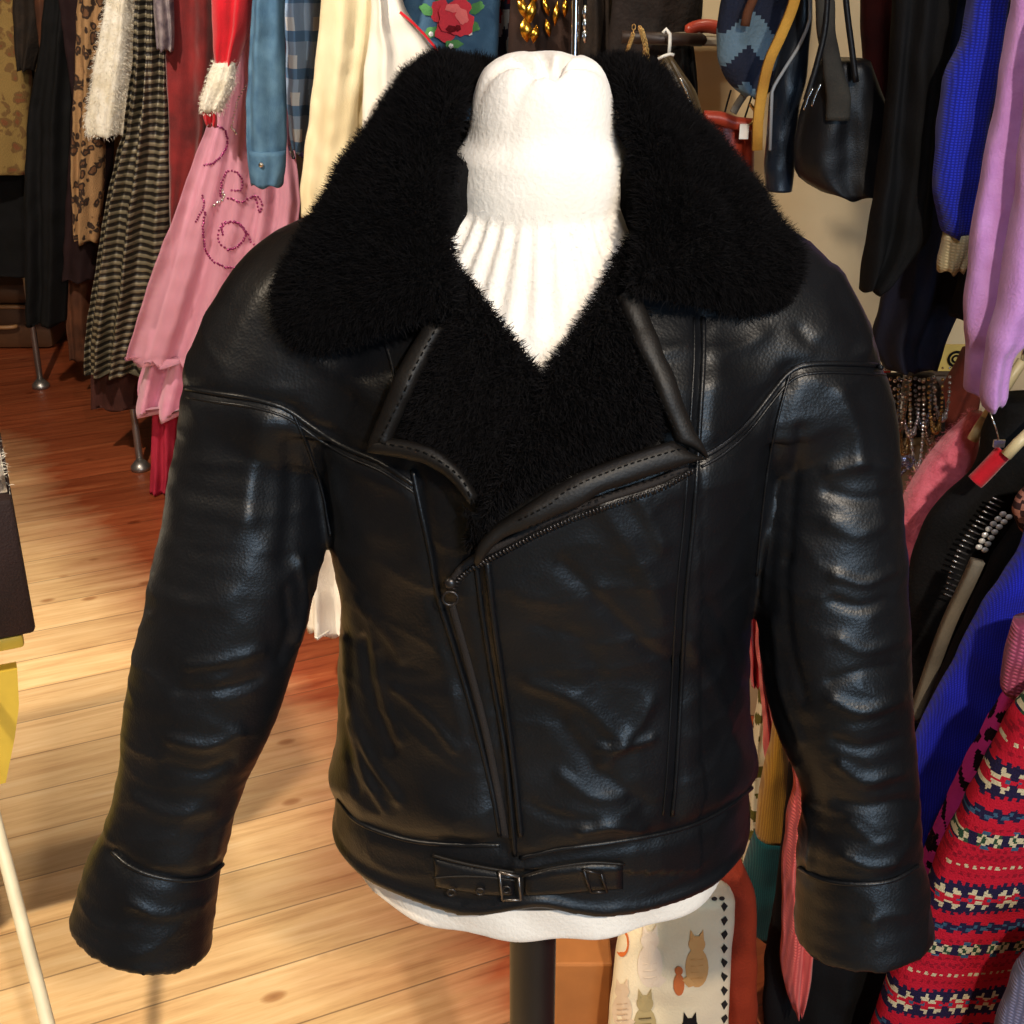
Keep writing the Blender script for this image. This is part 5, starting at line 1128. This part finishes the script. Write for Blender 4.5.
# fair isle
Rd, Nv, Cr, Bl, Dr = srgb(180, 20, 44), srgb(30, 24, 56), srgb(196, 184, 150), srgb(52, 84, 110), srgb(140, 14, 36)
FI = []
def rowp(pat, n=1):
    for _ in range(n): FI.append(pat)
K = {'R': Rd, 'N': Nv, 'C': Cr, 'B': Bl, 'D': Dr, 'G': srgb(40, 70, 50)}
for r_ in ['RRRRRRRR', 'RRRRRRRR', 'NRNRNRNR', 'NNNNNNNN', 'NNCNNCNN', 'NCCNNCCN', 'NRRCCRRN', 'RBRRRRBR', 'NRRCCRRN', 'NCCNNCCN', 'NNCNNCNN', 'NNNNNNNN', 'RNRNRNRN', 'RRRRRRRR', 'RRRRRRRR', 'RRRRRRRR', 'NNRRNNRR', 'BNNNBNNN', 'NNBBNNBB', 'RNNRRNNR', 'RRRRRRRR', 'RRRRRRRR', 'DRDRDRDR', 'RRBBRRRR', 'NGCNNCGN', 'NCGCCGCN', 'NCGCCGCN', 'NGCNNCGN', 'RRBBRRRR', 'DRDRDRDR', 'RRRRRRRR', 'RDRDRDRD', 'DRDRDRDR', 'RRRRRRRR', 'RRRRRRRR', 'RCRCRCRC', 'RRRRRRRR', 'RRRRRRRR', 'DRDRDRDR']: FI.append(r_)
def fair(cen):
    j = np.floor((fair.z0-cen[:, 2]+0.10*(cen[:, 0]-.6))/.0046).astype(int) % len(FI); i = np.floor(cen[:, 0]/.0046).astype(int) % 8
    return np.array([K[FI[b][a]] for a, b in zip(i, j)])
fair.z0 = P(980, 752, 1.36)[2]+.01
gw('fair_isle_jumper', [(690, 1040, 1150), (715, 1012, 1150), (760, 988, 1150), (830, 950, 1140), (880, 928, 1120), (940, 905, 1100), (1000, 880, 1075), (1060, 860, 1050), (1110, 850, 1020)], 1.36, col_attr('fair_isle_wool', bump=.7, bscale=420), 'red fair isle jumper with navy and cream bands in the bottom right corner', 'jumper', seed=58, th=.045, amp=.006, uvcells=fair, res=.0028, n=300, folds=1)
gw('grey_blue_jumper', [(940, 1040, 1120), (980, 1012, 1110), (1030, 996, 1100), (1080, 990, 1090)], 1.22, knit('grey_lilac_knit', srgb(128, 128, 160), srgb(90, 92, 120)), 'grey-lilac knit in the very bottom right corner', 'jumper', seed=59, th=.03)
# ---- between jacket body and right sleeve, and below
M_COR = knit('coral_knit', srgb(232, 108, 98), srgb(180, 66, 64), 120)
gr('floral_dress', [(700, 758, 775), (760, 750, 776), (830, 748, 775), (880, 740, 770), (980, 745, 800), (1040, 740, 810)], 1.82, col_attr('leaf_print'), 'white dress with green leaf print seen between body and right sleeve', 'dress', th=.03, seed=60, ztop=.9, res=.005, n=120, uvcells=lambda c: np.where((fnoise(c, 34, 7) > .14)[:, None], np.array(srgb(96, 92, 40)), np.where((fnoise(c, 30, 17) > .28)[:, None], np.array(srgb(40, 30, 22)), np.array(srgb(220, 210, 180)))))
gr('coral_scarf', [(640, 755, 768), (700, 762, 772), (760, 765, 788), (800, 768, 800)], 1.72, M_COR, 'coral knitted scarf end behind the mustard and teal one', 'scarf', th=.02, seed=61, ztop=.8)
gr('red_cloth', [(620, 745, 762), (655, 748, 760), (685, 752, 762)], 1.76, M_RED, 'sliver of bright red cloth under the right armpit', 'cloth', th=.01, ztop=.95)
o = gr('two_tone_scarf', [(740, 772, 784), (770, 764, 790), (800, 758, 793), (836, 755, 795)], 1.62, knit('mustard_felt', srgb(178, 132, 40), srgb(140, 98, 26), 260), 'mustard and teal felt scarf hanging beside the jacket body', 'scarf', th=.025, seed=62, ztop=.75, folds=1, amp=.004)
soft('teal_end', [(834, 755, 795), (870, 742, 796), (905, 738, 792), (925, 745, 786), (932, 756, 778)], 1.62, knit('teal_felt', srgb(16, 82, 84), srgb(8, 52, 58), 260), parent=o, th=.03, seed=63, folds=1, amp=.004, label='teal lower half')
gr('pink_cable_scarf', [(690, 776, 786), (740, 788, 800), (790, 796, 812), (808, 788, 810), (860, 782, 806), (930, 783, 812), (970, 780, 812), (1000, 790, 806), (1010, 794, 802)], 1.40, M_COR, 'salmon pink cable-knit scarf dangling along the inside of the right sleeve', 'scarf', th=.02, seed=64, amp=.006)
gr('black_wool_coat', [(900, 775, 890), (960, 764, 890), (1040, 762, 880), (1060, 762, 876)], 1.46, M_BLACKC, 'black coat showing below the right cuff', 'coat', th=.03, seed=65, ztop=.7)
# cardboard box, tote bag, orange bag
M_CARD = plain('brown_cardboard', srgb(170, 106, 50), .75)
a = P(556, 980, 1.42); b = P(612, 980, 1.42)
MB().box((a[0]-.002, 1.42, 0), (b[0], 1.60, .17), .004).build('cardboard_box', M_CARD, None, label='brown cardboard box on the floor right of the black pole', cat='box', smooth=False)
a = P(735, 700, 2.3); MB().box((a[0]-.05, 2.3, 0), (a[0]+.35, 2.6, .62), .01).build('taupe_crate', M_TAUPE, None, label='tall taupe crate behind the jacket body and right sleeve', cat='crate')
TOT = gr('cat_tote_bag', [(882, 686, 700), (889, 672, 737), (893, 660, 737), (900, 640, 736), (915, 626, 734), (940, 618, 732), (980, 612, 730), (1024, 608, 728), (1060, 606, 728)], 1.37, fabric('white_canvas', srgb(240, 226, 196), srgb(226, 208, 172), scale=5, bump=.2), 'white cotton bag printed with sitting cats, on the floor beside the box', 'bag', th=.035, seed=66, amp=.008, folds=1, n=110)
gr('orange_shopping_bag', [(862, 712, 742), (872, 700, 746), (890, 690, 756), (940, 700, 757), (1024, 700, 757), (1070, 700, 757)], 1.455, fabric('orange_canvas', srgb(160, 56, 24), srgb(126, 38, 16), scale=5), 'orange cloth bag standing behind the white cat-print bag', 'bag', th=.03, seed=67, amp=.004, n=80)
Vs = []; Fs = []; cs = []
def flat(poly, c, lift=.002):
    b0 = len(Vs); pts = [hit(TOT, x_, y_, lift) for x_, y_ in poly]; ok = [p_ for p_ in pts if p_ is not None]
    if len(ok) < 3: return
    yy = np.mean(ok, axis=0); pts = [yy if p_ is None else p_ for p_ in pts]; Vs.append(np.mean(pts, axis=0)+np.array([0, -.0008, 0])); Vs.extend(pts); n = len(pts)
    for k in range(n): Fs.append((b0, b0+1+k, b0+1+(k+1) % n)); cs.append(c)
def ell(cx, cy, rx, ry, n=18): return [(cx+rx*math.cos(2*PI*k/n), cy+ry*math.sin(2*PI*k/n)) for k in range(n)]
def catp(cx, cy, s_, c, dark, tail=1):
    flat(ell(cx, cy+12*s_, 11*s_, 19*s_), c); flat(ell(cx, cy-10*s_, 8*s_, 8*s_), c, .0026)
    for e in (-1, 1): flat([(cx+e*7*s_, cy-12*s_), (cx+e*6*s_, cy-24*s_), (cx+e*1*s_, cy-16*s_)], c, .0028)
    for k in range(4): flat([(cx-6*s_, cy+(4+6*k)*s_), (cx+6*s_, cy+(3+6*k)*s_), (cx+6*s_, cy+(4.4+6*k)*s_), (cx-6*s_, cy+(5.4+6*k)*s_)], dark, .0034)
    flat([(cx+tail*9*s_, cy+20*s_), (cx+tail*15*s_, cy+24*s_), (cx+tail*8*s_, cy+31*s_), (cx+tail*1*s_, cy+29*s_)], c, .003)
catp(697, 955, 1.05, srgb(212, 160, 100), srgb(202, 148, 88), -1); 
flat(ell(679, 985, 5.5, 11), srgb(200, 110, 60), .003); flat(ell(679, 971, 4, 4.5), srgb(200, 110, 60), .003)
catp(650, 952, 1.15, srgb(228, 208, 184), srgb(222, 200, 174), 1)
catp(645, 1014, 1.05, srgb(176, 156, 110), srgb(90, 76, 50), 1)
catp(690, 1036, 1.0, srgb(24, 20, 20), srgb(14, 12, 12), 1)
catp(622, 1000, .9, srgb(216, 190, 160), srgb(190, 160, 130), 1); flat(ell(622, 943, 7, 14), srgb(214, 112, 50), .002)
for k in range(9): flat([(724+2*math.sin(k), 902+k*14), (728, 906+k*14), (724, 912+k*14), (721, 906+k*14)], srgb(40, 36, 34))
for k in range(6): flat(ell(684+k*7.6, 893+k*1.2+math.sin(k*2), 3, 2.2, 8), srgb(60, 52, 48))
mesh_obj('cat_print', Vs, Fs, col_attr('fabric_ink', bump=.1), TOT, cols=cs, smooth=False)
# ------------------------------------------------------------------ light
def area(name, loc, target, size, power, color, size_y=None):
    l = bpy.data.lights.new(name, 'AREA'); l.energy = power; l.color = color; l.size = size
    if size_y: l.shape = 'RECTANGLE'; l.size_y = size_y
    o = bpy.data.objects.new(name, l); COL.objects.link(o); o.location = loc
    o.rotation_euler = (Vector(target)-Vector(loc)).to_track_quat('-Z', 'Y').to_euler(); return o
def spot(name, loc, target, power, color, angle, blend=0.6, r=0.03):
    l = bpy.data.lights.new(name, 'SPOT'); l.energy = power; l.color = color; l.spot_size = math.radians(angle); l.spot_blend = blend; l.shadow_soft_size = r
    o = bpy.data.objects.new(name, l); COL.objects.link(o); o.location = loc
    o.rotation_euler = (Vector(target)-Vector(loc)).to_track_quat('-Z', 'Y').to_euler(); return o
area('shop_window', (1.3, -2.6, 1.7), (0.2, 1.0, 1.0), 1.1, 60, (0.50, 0.74, 1.0), 1.5)
spot('ceiling_spot', (.60, -.8, 2.4), (-.1, 1.5, .7), 225, (1.0, .86, .70), 80, .7, .05)
spot('ceiling_spot_racks', (-1.3, 1.6, 2.6), (-.9, 3.4, .8), 270, (1.0, .86, .70), 90, .7, .05)
spot('ceiling_spot_right', (.2, .9, 2.6), (.75, 1.9, .6), 30, (.92, .92, 1.0), 90, .8, .08)
spot('ceiling_spot_aisle', (-1.3, .5, 2.55), (-.7, 1.6, 0), 300, (1.0, .83, .62), 62, .8, .05)
spot('added_wall_spot', (.45, 2.55, 2.55), (.5, 3.05, 1.5), 38, (1.0, .84, .62), 62, .8, .05)  # added spot, no fitting of its own, brightens the cream wall
w = bpy.data.worlds.new('world'); SC.world = w; w.use_nodes = True
w.node_tree.nodes['Background'].inputs[0].default_value = (0.85, .85, .9, 1); w.node_tree.nodes['Background'].inputs[1].default_value = 0.05
SC.view_settings.view_transform = 'Standard'; SC.view_settings.look = 'None'; SC.view_settings.exposure = 0.0; SC.view_settings.gamma = 1.0; SC.view_settings.use_curve_mapping = False
